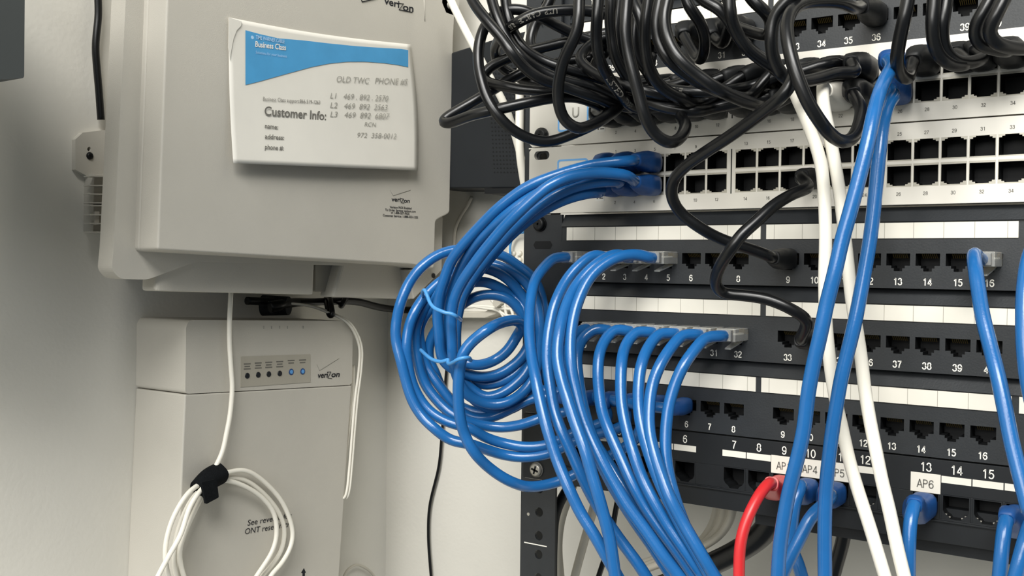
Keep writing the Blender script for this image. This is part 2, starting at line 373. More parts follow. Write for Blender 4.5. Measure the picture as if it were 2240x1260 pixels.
# ------------------------------------------------------------------ patch panels with groups of eight
def patch_panel(name, label, vt, nrows, d, first, offs, screws=(), slot=True):
    t = thing(name, W(241, vt + 44.45 * nrows, d), label, 'patch panel', 'rack patch panels')
    f = MB(); F0, F1 = 31, 451.6
    for r in range(nrows):
        v0 = vt + 44.45 * r; of = offs[r]
        # sloped ledge under the row above
        f.hexa([W(F0, v0 + 8.4, d), W(F1, v0 + 8.4, d), W(F1, v0 + .5, d - 5), W(F0, v0 + .5, d - 5), W(F0, v0 + 8.4, d - 10), W(F1, v0 + 8.4, d - 10), W(F1, v0 + .5, d - 10), W(F0, v0 + .5, d - 10)])
        f.box(F0, F1, v0 + 8.4, v0 + 18.1, d - 10, d - 1.4)
        f.box(F0, F1, v0 + 18.1, v0 + 24.8, d - 10, d)
        f.box(F0, F1, v0 + 36.3, v0 + 44.4, d - 10, d)
        last = F0
        for n in range(1, 25):
            c = pu(n, of); f.box(last, c - 7, v0 + 24.8, v0 + 36.3, d - 10, d); last = c + 7
        f.box(last, F1, v0 + 24.8, v0 + 36.3, d - 10, d)
    f.build('faceplate', M['panel'], t)
    v1 = vt + 44.45 * nrows
    for u0, u1 in ((2, 31), (451.6, 480.6)): e = MB(); e.box(u0, u1, vt + .5, v1 - .3, d - 3.3, d - 1.2); e.build('mounting_ear', M['panel'], t)
    b = MB(); b.box(40, 440, vt + 3, v1 - 3, d - 34, d - 11.5); b.build('rear_board', M['panel2'], t)
    for r in range(nrows):
        v0 = vt + 44.45 * r; of = offs[r]
        for g in range(3):
            c0, c1 = pu(g * 8 + 1, of), pu(g * 8 + 8, of); s = MB()
            x0, x1 = c0 - 13.8, c1 + 13.0
            s.box(x0, x1, v0 + 9.1, v0 + 17.5, d - 1.4, d - .5)
            for q in [c0 - 9] + [c0 - 7.6 + P1 * k for k in range(1, 8)] + [c1 + 8]:
                s.box(q - .12, q + .12, v0 + 9.1, v0 + 17.5, d - .5, d - .44, 1)
            s.build('label_strip', [M['strip'], M['line']], t)
        j = None
        for n in range(1, 25):
            c = W(pu(n, of), v0 + 28.95, d)
            if j is None: j = ringjack(7, 5.75, [(x, y - 1.6 + 0.0) for x, y in PORT_OPEN], 11, 'port', t, W(pu(1, of), v0 + 30.55, d), [M['panel'], M['cavity'], M['gold']], (-4.6, -2.4)); base = pu(1, of)
            else: dup(j, t, Vector(((pu(n, of) - base) * .001, 0, 0)))
        nb = MB()
        for n in range(1, 25):
            text_at(nb, str(first[r] + n - 1), W(pu(n, of), v0 + 40.75, d + .05), EX, EZ, .0038, NY, True)
        nb.build('port_lettering', M['inkwhite'], t)
    for u, v in screws: screw(t, W(u, v, d - 1.2), (0, -1, 0), 5.0, 3.4, M['blackboot'])
    if slot:
        h = MB()
        for k in range(nrows * 2):
            vv = vt + 20.5 + 19 * k if nrows == 2 else vt + 22
            h.add([W(u, vv + y, d - 1.1) for u, y in ((10, -2.6), (22, -2.6), (23.6, 0), (22, 2.6), (10, 2.6), (8.4, 0))], [(0, 1, 2, 3, 4, 5)][::1])
            break
        h.build('ear_slot', M['cavity'], t)
    return t
top_panel = patch_panel('patch_bay', 'black patch panel at the top, ports numbered in the thirties above the upper switch', -178.4 + 0, 3, -7, (1, 1, 25), (0, 0, 0), slot=False)
mid_panel = patch_panel('patch_bay', 'black patch panel with two port rows directly under the lower switch', 44.45, 2, 0, (1, 25), (.6, 1.2), ((13.8, 51),))
low_panel = patch_panel('patch_bay', 'black single row patch panel between the two row panel and the sticker panel', 133.35, 1, 0, (1,), (-.9,), slot=False)
def mport(row, n):        # world centre of a port; rows 1..3 = the three visible lower rows, 0 = top panel's lowest row
    if row == 0: return W(pu(n, 0), -178.4 + 88.9 + 28.9, -7)
    if row == 3: return W(pu(n, -.9), 133.35 + 28.9, 0)
    return W(pu(n, (.6, 1.2)[row - 1]), 44.45 * row + 28.9, 0)
# ------------------------------------------------------------------ bottom panel with stickers
KU = lambda n: 155.0 + ((n - 1) % 6) * 15.3 + ((n - 1) // 6 - 1) * 108.4
def sticker_panel():
    t = thing('patch_bay', W(241, 222.3, 0), 'black lowest panel carrying white sticker labels above its ports', 'patch panel', 'rack patch panels')
    d = 0.6; f = MB(); vt = 178.6; us = [KU(n) for n in range(1, 25)]
    f.box(27, 455, vt, 196.6, d - 6, d); f.box(27, 455, 209.6, 222.2, d - 6, d)
    last = 27
    for u in us: f.box(last, u - 7.1, 196.6, 209.6, d - 6, d); last = u + 7.1
    f.box(last, 455, 196.6, 209.6, d - 6, d)
    f.box(27, 455, 210.2, 211.2, d, d + 1.2)
    f.build('faceplate', M['panel2'], t, bevel=.35)
    
    for u0, u1 in ((2, 27), (455, 480.6)): e = MB(); e.box(u0, u1, vt, 222, d - 4, d - 2); e.build('mounting_ear', M['panel2'], t)
    h = MB(); h.box(166, 452, 205, 229.5, -48, -6); h.box(176, 440, 228, 230.5, -60, -20); h.build('rear_housing', M['panel2'], t)
    op = [(-6.4, -6), (6.4, -6), (6.4, 1.6), (5.4, 3.4), (3.6, 4.6), (2.6, 6), (-2.6, 6), (-3.6, 4.6), (-5.4, 3.4), (-6.4, 1.6)]
    j = ringjack(7.1, 6.5, op, 13, 'port', t, W(us[0], 203.1, d), [M['panel2'], M['cavity'], M['chrome']])
    for u in us[1:]: dup(j, t, Vector(((u - us[0]) * .001, 0, 0)))
    nb = MB()
    for n in range(1, 25): text_at(nb, str(n), W(us[n - 1], 183.1, d + .02), EX, EZ, .0048, NY)
    nb.build('port_lettering', M['inkwhite'], t)
    for n in range(1, 25):
        s = MB(); s.box(us[n - 1] - 7.35, us[n - 1] + 7.35, 186.8, 190.4, d, d + .25); s.build('label_strip', M['strip'], t)
    for n, tx in ((9, 'AP1'), (10, 'AP4'), (11, 'AP5'), (13, 'AP6')):
        s = MB(); s.box(us[n - 1] - 7.6, us[n - 1] + 7.6, 186.4, 196.6, d + .25, d + .45); k = s.build('sticker', M['sticker'], t)
        x = MB(); text_at(x, tx, W(us[n - 1], 192, d + .5), EX, EZ, .0045, NY); x.build('sticker_text', M['inkgrey'], k)
    g = MB()
    for n in (12, 14, 15):
        for s_, w in ((-1, 1), (1, 1)):
            u = us[n - 1]
            g.box(u + s_ * 5.6 - 1.2, u + s_ * 5.6 + 1.2, 206.6, 207.1, d - 1.0, d - .2); g.box(u + s_ * 3.4 - .7, u + s_ * 3.4 + .7, 207.8, 208.4, d - 1.4, d - .4)
    g.build('jack_contact', M['chrome'], t)
    screw(t, W(13.3, 215.5, d - 2), (0, -1, 0), 5.2, 3, M['chrome'])
    return t
sticker = sticker_panel()
def kport(n): return W(KU(n), 203, .6)
# ------------------------------------------------------------------ the two silver switches
SU = [71.6 + 13.86 * i for i in range(6)]; SU = [u + 87.4 * g for g in range(4) for u in SU]     # column centres
def switch(vt, d, label, logo):
    t = thing('network_switch', W(241, vt + 44.2, d), label, 'network switch', 'rack switches')
    f = MB(); F0, F1 = 5, 480
    R = ((9.2, 20.6), (22.2, 34.4)); cap = lambda a, b2, u0, u1: f.box(u0, u1, vt + a, vt + b2, d - 9, d)
    # plate with a long slot in the ear
    sl = [W(15 + x, vt + 5.4 + y, d) for x, y in [(3.2 + 2.9 * math.cos(a), 2.9 * math.sin(a)) for a in [math.pi / 2 - math.pi * i / 8 for i in range(9)]] + [(-3.2 - 2.9 * math.cos(a), -2.9 * math.sin(a)) for a in [math.pi / 2 - math.pi * i / 8 for i in range(9)]]]
    sl2 = [p - EZ * .0335 for p in sl]
    c = 2.2
    f.prism([W(F0, vt + 43.9 - c, d), W(F0 + c, vt + 43.9, d), W(58, vt + 43.9, d), W(58, vt + .4, d), W(F0 + c, vt + .4, d), W(F0, vt + .4 + c, d)], Vector((0, .003, 0)), 0, [sl, sl2])
    cap(.4, 9.2, 58, F1); cap(20.6, 22.2, 58, F1); cap(34.4, 43.9, 58, F1)
    last = 58
    for i, u in enumerate(SU):
        a = u - 6.5
        for r0, r1 in R: cap(r0, r1, last, a)
        last = u + 6.5
    for r0, r1 in R: cap(r0, r1, last, F1)
    f.build('faceplate', M['steel'], t, bevel=.25)
    b = MB(); b.box(31, 452, vt + 1.5, vt + 42.5, d - 120, d - 13); b.build('chassis', M['steel'], t)
    g = MB()
    for k in range(1, 4): g.box(SU[k * 6] - 9.3, SU[k * 6] - 8.6, vt + 8.6, vt + 35, d, d + .06)
    g.build('group_seam', M['cavity'], t)
    op_d = [(-6.15, -5.0), (6.15, -5.0), (6.15, 4.0), (4.7, 4.0), (4.7, 4.8), (3.3, 4.8), (3.3, 5.5), (-3.3, 5.5), (-3.3, 4.8), (-4.7, 4.8), (-4.7, 4.0), (-6.15, 4.0)]
    op_u = [(x, -y) for x, y in op_d][::-1]
    for (r0, r1), op in zip(R, (op_u, op_d)):
        vc = vt + (r0 + r1) / 2
        j = ringjack(6.5, (r1 - r0) / 2, op, 12, 'port', t, W(SU[0], vc, d), [M['shell'], M['cavity'], M['gold']])
        for u in SU[1:]: dup(j, t, Vector(((u - SU[0]) * .001, 0, 0)))
    for q, vv in ((1, 6.0), (2, 38.2)):
        nb = MB()
        for i, u in enumerate(SU): text_at(nb, str(2 * i + q), W(u, vt + vv, d + .02), EX, EZ, .0019, NY)
        nb.build('port_lettering', M['inkgrey'], t)
    def rr(x0, x1, y0, y1, r, dd): return [W(cx + r * math.cos(a), cy + r * math.sin(a), dd) for cx, cy, a0 in ((x1 - r, y1 - r, 0), (x0 + r, y1 - r, 90), (x0 + r, y0 + r, 180), (x1 - r, y0 + r, 270)) for a in [math.radians(a0 + 90 * i / 6) for i in range(7)]]
    s = MB(); s.prism(rr(27.7, 51.2, vt + 9, vt + 35.2, 2, d + .35), Vector((0, .0005, 0))); k = s.build('touch_screen', M['screen'], t)
    s = MB(); s.prism(rr(27.7, 51.2, vt + 9, vt + 35.2, 2, d + .5), Vector((0, .0003, 0)), 0, [rr(28.9, 50, vt + 10.2, vt + 34, 1.4, d + .5)]); s.build('screen_border', M['ring'], k)
    s = MB(); uu = [(41.5 + 2.1 * math.cos(a), vt + 24.0 + 2.1 * math.sin(a)) for a in [math.pi * i / 10 for i in range(11)]]
    s.tube([W(43.6, vt + 20, d + .4)] + [W(x, y, d + .4) for x, y in uu] + [W(39.4, vt + 20, d + .4)], .55, 8); s.build('logo', M['pencil'], k)
    s = MB(); s.box(57.0, 63.5, vt + 31.5, vt + 37, d, d + .15); k2 = s.build('port_legend', M['screen'], t)
    s = MB()
    for y in (33, 35.2): s.box(58, 59, vt + y - .5, vt + y + .5, d + .15, d + .2); s.box(60, 62.8, vt + y - .4, vt + y + .4, d + .15, d + .2)
    s.build('legend_mark', M['inkgrey'], k2)
    return t
low_switch = switch(0, 0, 'silver rack switch with bundled blue cables in its first ports', True)
up_switch = switch(-44.3, 0, 'silver rack switch buried in black cables, above the other switch', True)
screw(up_switch, W(15, -44.3 + 36.7, 0), (0, -1, 0), 5.4, 3.6, M['blackboot'])
def sport(sw, col, row):   # sw 0 = upper, 1 = lower; row 0 top, 1 bottom
    return W(SU[col - 1], (-44.3, 0)[sw] + (14.6, 28.6)[row], 0)
# ------------------------------------------------------------------ things on the left wall
NX = Vector((1, 0, 0))
def lw(pts, X): return [atx(x, y, X) for x, y in pts]
def slabx(mb, pts, Xf, Xb, mi=0, holes=()):      # outline on the plane x = Xf, extruded back to Xb
    return mb.prism(lw(pts, Xf), Vector(((Xb - Xf) * .001, 0, 0)), mi, [lw(h, Xf) for h in holes])
def step(mb, pts, Xf, Xb, grow, mi=0):            # outline growing by `grow` mm towards the back
    a = lw(pts, Xf); c = sum(a, Vector()) / len(a); b = []
    n = len(a)
    for i in range(n):
        e0 = (a[i] - a[i - 1]).normalized(); e1 = (a[(i + 1) % n] - a[i]).normalized()
        n0 = NX.cross(e0); n1 = NX.cross(e1)
        bis = (n0 + n1); k = bis.normalized() / max(.35, bis.normalized().dot(n0))
        if n0.dot(a[i] - c) < 0: k = -k
        b.append(a[i] + k * grow * .001 + Vector(((Xb - Xf) * .001, 0, 0)))
    return mb.frustum(a, b, mi), b
def rounded(poly, r, seg=5):
    out = []; n = len(poly)
    for i in range(n):
        p = Vector(poly[i]); a = Vector(poly[i - 1]); b = Vector(poly[(i + 1) % n])
        rr = min(r, (a - p).length * .45, (b - p).length * .45)
        p0 = p + (a - p).normalized() * rr; p1 = p + (b - p).normalized() * rr
        for k in range(seg + 1):
            t = k / seg; q = p0 * (1 - t) ** 2 + p * 2 * t * (1 - t) + p1 * t ** 2; out.append((q.x, q.y))
    return out
UPX = Vector((0, .049, 1)).normalized()           # "up" on the slightly tilted boxes
def txt(mb, t, p0, p1, X, cap_px, bold=False, slant=0, mi=0):
    a, b = atx(p0[0], p0[1], X), atx(p1[0], p1[1], X)
    c = atx((p0[0] + p1[0]) / 2, (p0[1] + p1[1]) / 2 - cap_px, X); m_ = (a + b) / 2
    text_fit(mb, t, a, b, UPX, (c - m_).length, NX, bold, slant, mi)
def strokes(mb, px, X, r=.35, mi=0): return mb.tube([atx(x, y, X) for x, y in px], r, 6, mi)
# ---- upper enclosure
enc = thing('wall_enclosure', atx(640, 640, -262), 'large beige wall enclosure with a paper sheet stuck on its front', 'enclosure')
f = MB()
FRONT = rounded([(372, -170), (1004, -120), (992, 80), (984, 466), (953, 482), (950, 588), (905, 579), (345, 546)], 7)
_, ring0 = step(f, FRONT, -150, -168, 1)
f.frustum(ring0, [p + Vector((-.012, 0, 0)) for p in ring0])
f.build('cover', M['box'], enc, bevel=1.2)
f = MB()
FL = rounded([(283, -170), (905, -130), (905, 585), (430, 572), (322, 612), (262, 610), (244, 590), (249, 540)], 14)
slabx(f, FL, -172, -187); f.build('base_flange', M['box'], enc, bevel=3)
f = MB()
slabx(f, [(346, 540), (690, 560), (687, 645), (340, 637)], -176, -192)
slabx(f, [(752, 560), (930, 570), (903, 655), (728, 650)], -176, -192)
f.build('lower_skirt', M['box'], enc, bevel=2.5)
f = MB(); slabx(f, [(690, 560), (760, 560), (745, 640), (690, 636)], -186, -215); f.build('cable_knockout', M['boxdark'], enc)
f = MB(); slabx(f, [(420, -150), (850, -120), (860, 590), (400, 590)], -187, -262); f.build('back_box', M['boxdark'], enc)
f = MB(); slabx(f, [(948, 470), (969, 474), (966, 592), (905, 655), (895, 590), (946, 582)], -166, -186); f.build('corner_bracket', M['box'], enc, bevel=1)
f = MB(); f.disc(atx(948, 603, -165.8), NX, 2.1, .5, 20); f.build('bracket_hole', M['cavity'], enc)
f = MB(); slabx(f, [(968, -60), (1010, -60), (1003, 40), (975, 30), (966, 8)], -150, -162); k = f.build('cover_lug', M['box'], enc, bevel=1)
screw(k, atx(983, 12, -150), NX, 3.2, 1.6, M['chrome'])
f = MB()
keyhole = [(195 + 4 * math.cos(a), 326 + 5 * math.sin(a)) for a in [math.pi * 2 * i / 12 for i in range(12)]]
slabx(f, [(165, 305), (181, 290), (232, 284), (232, 402), (195, 398), (190, 385), (165, 371)], -257.5, -262, 0, [keyhole])
k = f.build('mounting_tab', M['box'], enc, bevel=.6)
screw(k, atx(196, 341, -257.5), NX, 2.6, 1.5, M['blackboot'])
f = MB()
slabx(f, [(206, 380), (244, 382), (241, 512), (204, 506)], -250, -262)
for y in (384, 404, 423, 442, 448, 468, 487, 506): slabx(f, [(197, y), (244, y + 1), (244, y + 4), (197, y + 3)], -243, -251)
slabx(f, [(208, 462), (218, 462), (217, 492), (207, 492)], -246, -250)
f.build('cable_clip', M['box'], enc, bevel=.4)
f = MB()
txt(f, 'veri', (840, 8), (873, 17), -149.9, 15, True); txt(f, 'on', (881, 22), (904, 26), -149.9, 15, True)
strokes(f, [(870, 7), (883, 8), (873, 21), (902, 27)], -149.7, .35)
strokes(f, [(788, -12), (792, 4), (818, -2), (870, -28)], -149.7, .4)
f.build('printed_logo', M['ink'], enc); f = MB()
txt(f, 'veri', (856, 440), (876, 441), -149.9, 9, True); txt(f, 'on', (883, 443), (896, 443.5), -149.9, 9, True)
strokes(f, [(877, 434), (883, 435), (877, 443), (884, 444)], -149.7, .22)
for t_, a, b_ in (('Verizon FiOS Enabled', (852, 455), (900, 458)), ('To Order Service: verizon.com', (842, 461), (909, 465)), ('or 1-888-GET-FIOS', (855, 467), (895, 470)), ('Customer Service: 1-888-553-1555', (837, 473), (914, 478))):
    txt(f, t_, a, b_, -149.9, 4.6, True)
f.build('printed_logo', M['ink'], enc)
f = MB(); strokes(f, [(853, 416), (860, 428), (898, 416)], -149.9, .18); f.build('check_mark', M['pencil'], enc)
f = MB(); strokes(f, [(927, -20), (929, 46)], -150, .5); f.build('cover_crease', M['box'], enc)
# ---- sheet of paper in a sleeve
TL, TR, BR, BL = (501, 38), (898, 97), (914, 373), (512, 357)
def sheet(u, v, lift=0):
    x = TL[0] * (1 - u) * (1 - v) + TR[0] * u * (1 - v) + BR[0] * u * v + BL[0] * (1 - u) * v
    y = TL[1] * (1 - u) * (1 - v) + TR[1] * u * (1 - v) + BR[1] * u * v + BL[1] * (1 - u) * v
    x += 7 * math.sin(math.pi * v) * (u ** 3) - 4 * math.sin(math.pi * min(1, v * .9)) * (1 - u) ** 4; y += 9 * math.sin(math.pi * u) * (1 - v) * .7
    X = -148.9 + 6.0 * v ** 2.2 + 1.2 * math.sin(math.pi * u) * v + .5 * math.sin(9 * u + 4 * v) * v * (1 - v)
    return x, y, X + lift
paper = thing('paper_sheet', atx(700, 370, -149), 'white paper sheet with a blue banner and handwriting stuck on the beige enclosure', 'paper')
f = MB(); NU, NV = 40, 30
vs = []; 
for j in range(NV + 1):
    for i in range(NU + 1): vs.append(atx(*sheet(i / NU, j / NV)))
nq = len(vs); vs += [p - NX * .0004 for p in vs]
fs = []
for j in range(NV):
    for i in range(NU):
        a = j * (NU + 1) + i; q = (a, a + NU + 1, a + NU + 2, a + 1); fs.append(q); fs.append(tuple(x + nq for x in q[::-1]))
edge = [i for i in range(NU + 1)] + [(j + 1) * (NU + 1) - 1 for j in range(1, NV + 1)] + [NV * (NU + 1) + i for i in range(NU - 1, -1, -1)] + [j * (NU + 1) for j in range(NV - 1, 0, -1)]
for i, a in enumerate(edge): b_ = edge[(i + 1) % len(edge)]; fs.append((a, b_, b_ + nq, a + nq))
f.add(vs, fs, 0, True); f.build('sheet', M['paper'], paper)
def pX(px, py, lift=.25):        # depth of the sheet under a photo point
    v = max(0, min(1, (py - (38 + (px - 501) * .149)) / (319 - (px - 501) * .105))); u = max(0, min(1, (px - 505) / 405))
    return sheet(u, v)[2] + lift
f = MB()
top = [(537, 66), (570, 75), (610, 84), (660, 88), (720, 95), (780, 101), (840, 105), (880, 107), (893, 110)]
bot = [(894, 147), (870, 142), (840, 138), (800, 135), (760, 135), (720, 139), (680, 147), (640, 158), (600, 169), (565, 179), (536, 186)]
def up(x, c): 
    for (x0, y0), (x1, y1) in zip(c, c[1:]):
        if x0 <= x <= x1: return y0 + (y1 - y0) * (x - x0) / (x1 - x0)
    return c[-1][1] if x > c[-1][0] else c[0][1]
N = 48; rows = 4; vs = []
for i in range(N + 1):
    x = 537 + (893 - 537) * i / N; ya, yb = up(x, top), up(x, bot[::-1])
    for k in range(rows + 1):
        y = ya + (yb - ya) * k / rows; vs.append(atx(x, y, pX(x, y, .3)))
f.add(vs, [(i * (rows + 1) + k, i * (rows + 1) + k + 1, (i + 1) * (rows + 1) + k + 1, (i + 1) * (rows + 1) + k) for i in range(N) for k in range(rows)], 0, True)
f.build('blue_banner', M['banner'], paper)
def ptxt(mb, t, p0, p1, cap_px, bold=False, slant=0):
    X = pX((p0[0] + p1[0]) / 2, (p0[1] + p1[1]) / 2 - cap_px / 2, .45); txt(mb, t, p0, p1, X, cap_px, bold, slant)
f = MB(); ptxt(f, 'Business Class', (558, 102), (625, 110), 12, True); f.build('banner_title', M['inkwhite'], paper)
f = MB(); ptxt(f, 'TIME WARNER CABLE', (559, 85), (622, 95), 8, True); ptxt(f, 'Solutions for your business', (559, 117), (627, 126), 6)
f.disc(atx(552, 82, pX(552, 82, .3)), NX, 1.2, .1, 12); f.build('banner_small_print', M['inkblue'], paper)
f = MB()
ptxt(f, 'Customer Info:', (578, 252), (713, 263), 19, True)
for t_, a, b_ in (('name:', (579, 280), (608, 283)), ('address:', (579, 303), (621, 306)), ('phone #:', (579, 326), (620, 329))): ptxt(f, t_, a, b_, 10, True)
ptxt(f, 'Business Class support:866-519-1263', (575, 220), (700, 228), 8)
f.build('printed_form', M['inkgrey'], paper)
f = MB()
for t_, a, b_, c_ in (('OLD TWC', (735, 179), (806, 183), 13), ('PHONE #S', (820, 183), (890, 185), 13), ('L1   469 . 892 . 2570', (722, 215), (848, 221), 12), ('L2   469  892  2563', (722, 236), (846, 241), 12),
                      ('L3   469  892  6807', (722, 256), (850, 260), 12), ('RCN', (797, 276), (821, 277), 9), ('972  358-0012', (780, 301), (866, 303), 11)): ptxt(f, t_, a, b_, c_, False, .18)
f.build('handwriting', M['pencil'], paper)
f = MB()
fo = [(501, 38), (529, 47), (527, 57), (518, 66), (511, 84), (507, 105), (503, 130), (500, 105)]
f.prism([atx(x, y, pX(x, y, .7)) for x, y in fo], Vector((-.0003, 0, 0))); f.build('folded_corner', M['paper'], paper)
# ---- lower battery unit
bat = thing('backup_unit', atx(540, 1300, -262), 'beige backup unit with a row of six indicator lights hanging below the enclosure', 'power unit')
f = MB()
BF = [(415, 700), (761, 702), (772, 712), (770, 842), (405, 862), (407, 714)]
BL_ = [(404.9, 863.2), (770, 843.2), (733, 1400), (381, 1400)]
slabx(f, rounded(BF, 9), -205, -262); f.build('upper_housing', M['box'], bat, bevel=2)
f = MB(); slabx(f, BL_, -205, -262); f.build('lower_housing', M['box'], bat, bevel=1.2)
f = MB(); slabx(f, [(527, 780), (679, 775), (679, 836), (526, 847)], -204.6, -205.2); led = f.build('indicator_panel', M['ledlabel'], bat)
lx = [(541, 822), (565, 820), (588, 818.5), (612, 817), (637, 813.5), (662, 812.5)]
for i, (x, y) in enumerate(lx):
    k = MB(); c = atx(x, y, -204.6)
    if i < 4: k.disc(c, NX, 2.25, .5, 20, 0, 1.9)
    else: k.disc(c, NX, 2.5, .4, 20, 1, 2.3); k.disc(c + NX * .0004, NX, 1.6, .25, 20, 0, 1.3)
    o = k.build('indicator_light', [M['ledon'] if i > 3 else M['ledoff'], M['ledrim']], led)
    if i > 3: o['label'] = 'blue glowing indicator light'
k = MB()
for i, (x, y) in enumerate(lx):
    for q in range(3 if i < 4 else 2):
        w = 7.5 - (q % 2) * 1.5; yy = y - 27 + q * 5.5 + (0 if i < 4 else 1)
        k.prism(lw([(x - w, yy), (x + w, yy - .6), (x + w, yy + 2.2), (x - w, yy + 2.8)], -204.5), Vector((-.0002, 0, 0)))
k.build('indicator_caption', M['inkgrey'], led)
k = MB(); txt(k, 'veri', (694, 827), (716, 825.5), -204.8, 12, True, .15); txt(k, 'on', (724, 825), (742, 824), -204.8, 12, True, .15); strokes(k, [(716, 814), (724, 813), (717, 827), (726, 828)], -204.7, .25)
txt(k, 'See reverse for', (541, 1150), (637, 1133), -204.8, 12, False, .12); txt(k, 'ONT reset instr', (535, 1169), (633, 1152), -204.8, 12, False, .12)
k.prism(lw([(665, 1243), (669, 1252), (667, 1254), (667, 1275), (662, 1275), (662, 1254), (659, 1253)], -204.8), Vector((-.0002, 0, 0)))
k.build('printed_text', M['ink'], bat)
k = MB(); strokes(k, [(693, 797), (699, 811), (742, 784)], -204.85, .13)
for x in (577, 594, 612, 629, 663): strokes(k, [(x, 713), (x, 719)], -204.8, .35)
k.build('check_mark', M['pencil'], bat)
# ---- dark cabinet at the upper left corner
f = MB(); slabx(f, rounded([(-620, -400), (57, -400), (53, 171), (-200, 186), (-620, 210)], 6), -92, -262)  # depth and unseen extent shaped to shade the wall beside it
dk = f.build('wall_cabinet', M['darkbox'], None, bevel=2, origin=atx(0, 172, -262)); tag(dk, 'dark grey metal box on the wall at the upper left edge', 'box')
# ---- cables on the left wall (depth = x of the plane)
def lcable(name, spec, label, material, r, **k): return cable(name, spec, label, material, r, left=True, **k)
lcable('power_cable', [(216, -120, -256), (213, -40), (215, 10), (215, 37), (211, 75), (209, 105), (212, 150), (216, 195), (219, 235), (221, 262, -256)], 'short black cable hanging beside the left edge of the enclosure', M['black'], 2.6)
lcable('coax_cable', [(505, 600, -215), (505, 642, -200), (502, 700, -199), (502, 750), (505, 800), (508, 850), (502, 915), (496, 945), (487, 987), (473, 1018), (456, 1045, -196),
    (412, 1078, -192), (380, 1130), (364, 1182), (362, 1225), (372, 1270), (405, 1340), (470, 1380), (545, 1350), (592, 1260), (616, 1232), (636, 1195), (640, 1162), (622, 1107), (590, 1065), (540, 1030), (500, 1033), (462, 1050, -198),
    (420, 1092, -199), (393, 1150), (381, 1207), (386, 1260), (415, 1330), (470, 1365), (530, 1335), (572, 1262), (592, 1240), (616, 1202), (622, 1157), (609, 1120), (577, 1080), (537, 1051), (498, 1045), (460, 1056, -201),
    (432, 1105, -196), (405, 1165), (393, 1207), (402, 1260), (430, 1320), (475, 1345), (520, 1322), (560, 1262), (596, 1205), (605, 1170), (600, 1125), (577, 1092), (540, 1066), (500, 1052), (464, 1052, -195),
    (437, 1075, -190), (416, 1107), (395, 1170), (370, 1215), (345, 1262), (325, 1310, -186)],
    'white cable dropping from the enclosure into a coil tied with black strap', M['white'], 1.75)
f = MB(); Q = spline([atx(435, 1072, -195), atx(455, 1050, -196), atx(483, 1034, -197)], .0008)
f.tube(Q, [7.2] * len(Q), 20, power=3)
vstrap = thing('hook_and_loop_strap', atx(460, 1050, -196), 'black strap wrapped round the white coil in front of the backup unit', 'strap')
f.build('band', M['velcro'], vstrap)
f = MB(); slabx(f, rounded([(441, 1055), (474, 1048), (479, 1088), (451, 1103)], 3), -184.5, -186.5); f.build('loose_end', M['velcro'], vstrap)
for k, (off, lab) in enumerate(((0, 'front'), (1, 'rear'))):
    pass
PC = [(590, 662, -235), (640, 664), (690, 672, -225), (730, 688, -212), (760, 703, -203), (779, 730, -202), (789, 762), (787, 812), (780, 866), (773, 945), (767, 1020), (760, 1080, -203), (754, 1093, -205), (749.5, 1083, -208), (752, 1020, -209), (761, 940, -210), (769, 880, -212), (772, 800, -222)]
t = thing('mains_cable', atx(590, 662, -235), 'white two wire cord folded in a long loop beside the backup unit', 'cord')
for s_ in (-1, 1):
    Q = relax(spline(path([(x + 2.6 * s_, y, *r) for x, y, *r in PC], True))); MB().tube(Q, 1.05, 10).build('conductor', M['white'], t)
lcable('cable_tie', [(714, 652, -236), (722, 654, -222), (724, 668, -214), (728, 690, -210), (722, 692, -213), (716, 672, -222), (714, 655, -236)], 'black tie hanging on the cord under the enclosure', M['black'], 2.2)
lcable('power_cable', [(540, 658, -240), (600, 660), (660, 662), (720, 659), (780, 660), (830, 672), (880, 678), (930, 676), (985, 668, -228)], 'black cable running level under the beige enclosure', M['black'], 3.2)
lcable('cable_tie', [(762, 644, -240), (757, 650, -228), (748, 668, -226), (745, 668, -236)], 'small black tie on the level cable under the enclosure', M['black'], 2.4)
t = thing('barrel_connector', atx(590, 675, -232), 'dark round connector in the gap between the two beige boxes', 'connector')
f = MB(); f.disc(atx(575, 668, -250), NX + Vector((0, .5, 0)), 8.5, 22, 24, 0, 7.5); f.build('connector_body', M['device'], t)
f = MB(); Q = spline([atx(590, 672, -232), atx(610, 668, -230), atx(640, 662, -236), atx(690, 660, -245)]); f.tube(Q, [4.6 - 1.6 * i / len(Q) for i in range(len(Q))], 14); f.build('connector_lead', M['black'], t)
lcable('wire', [(748, 1275, -256), (756, 1252), (768, 1240), (780, 1235), (797, 1241), (812, 1252), (828, 1275, -256)], 'thin grey wire arching at the lower end of the backup unit', M['beige'], 1.2)
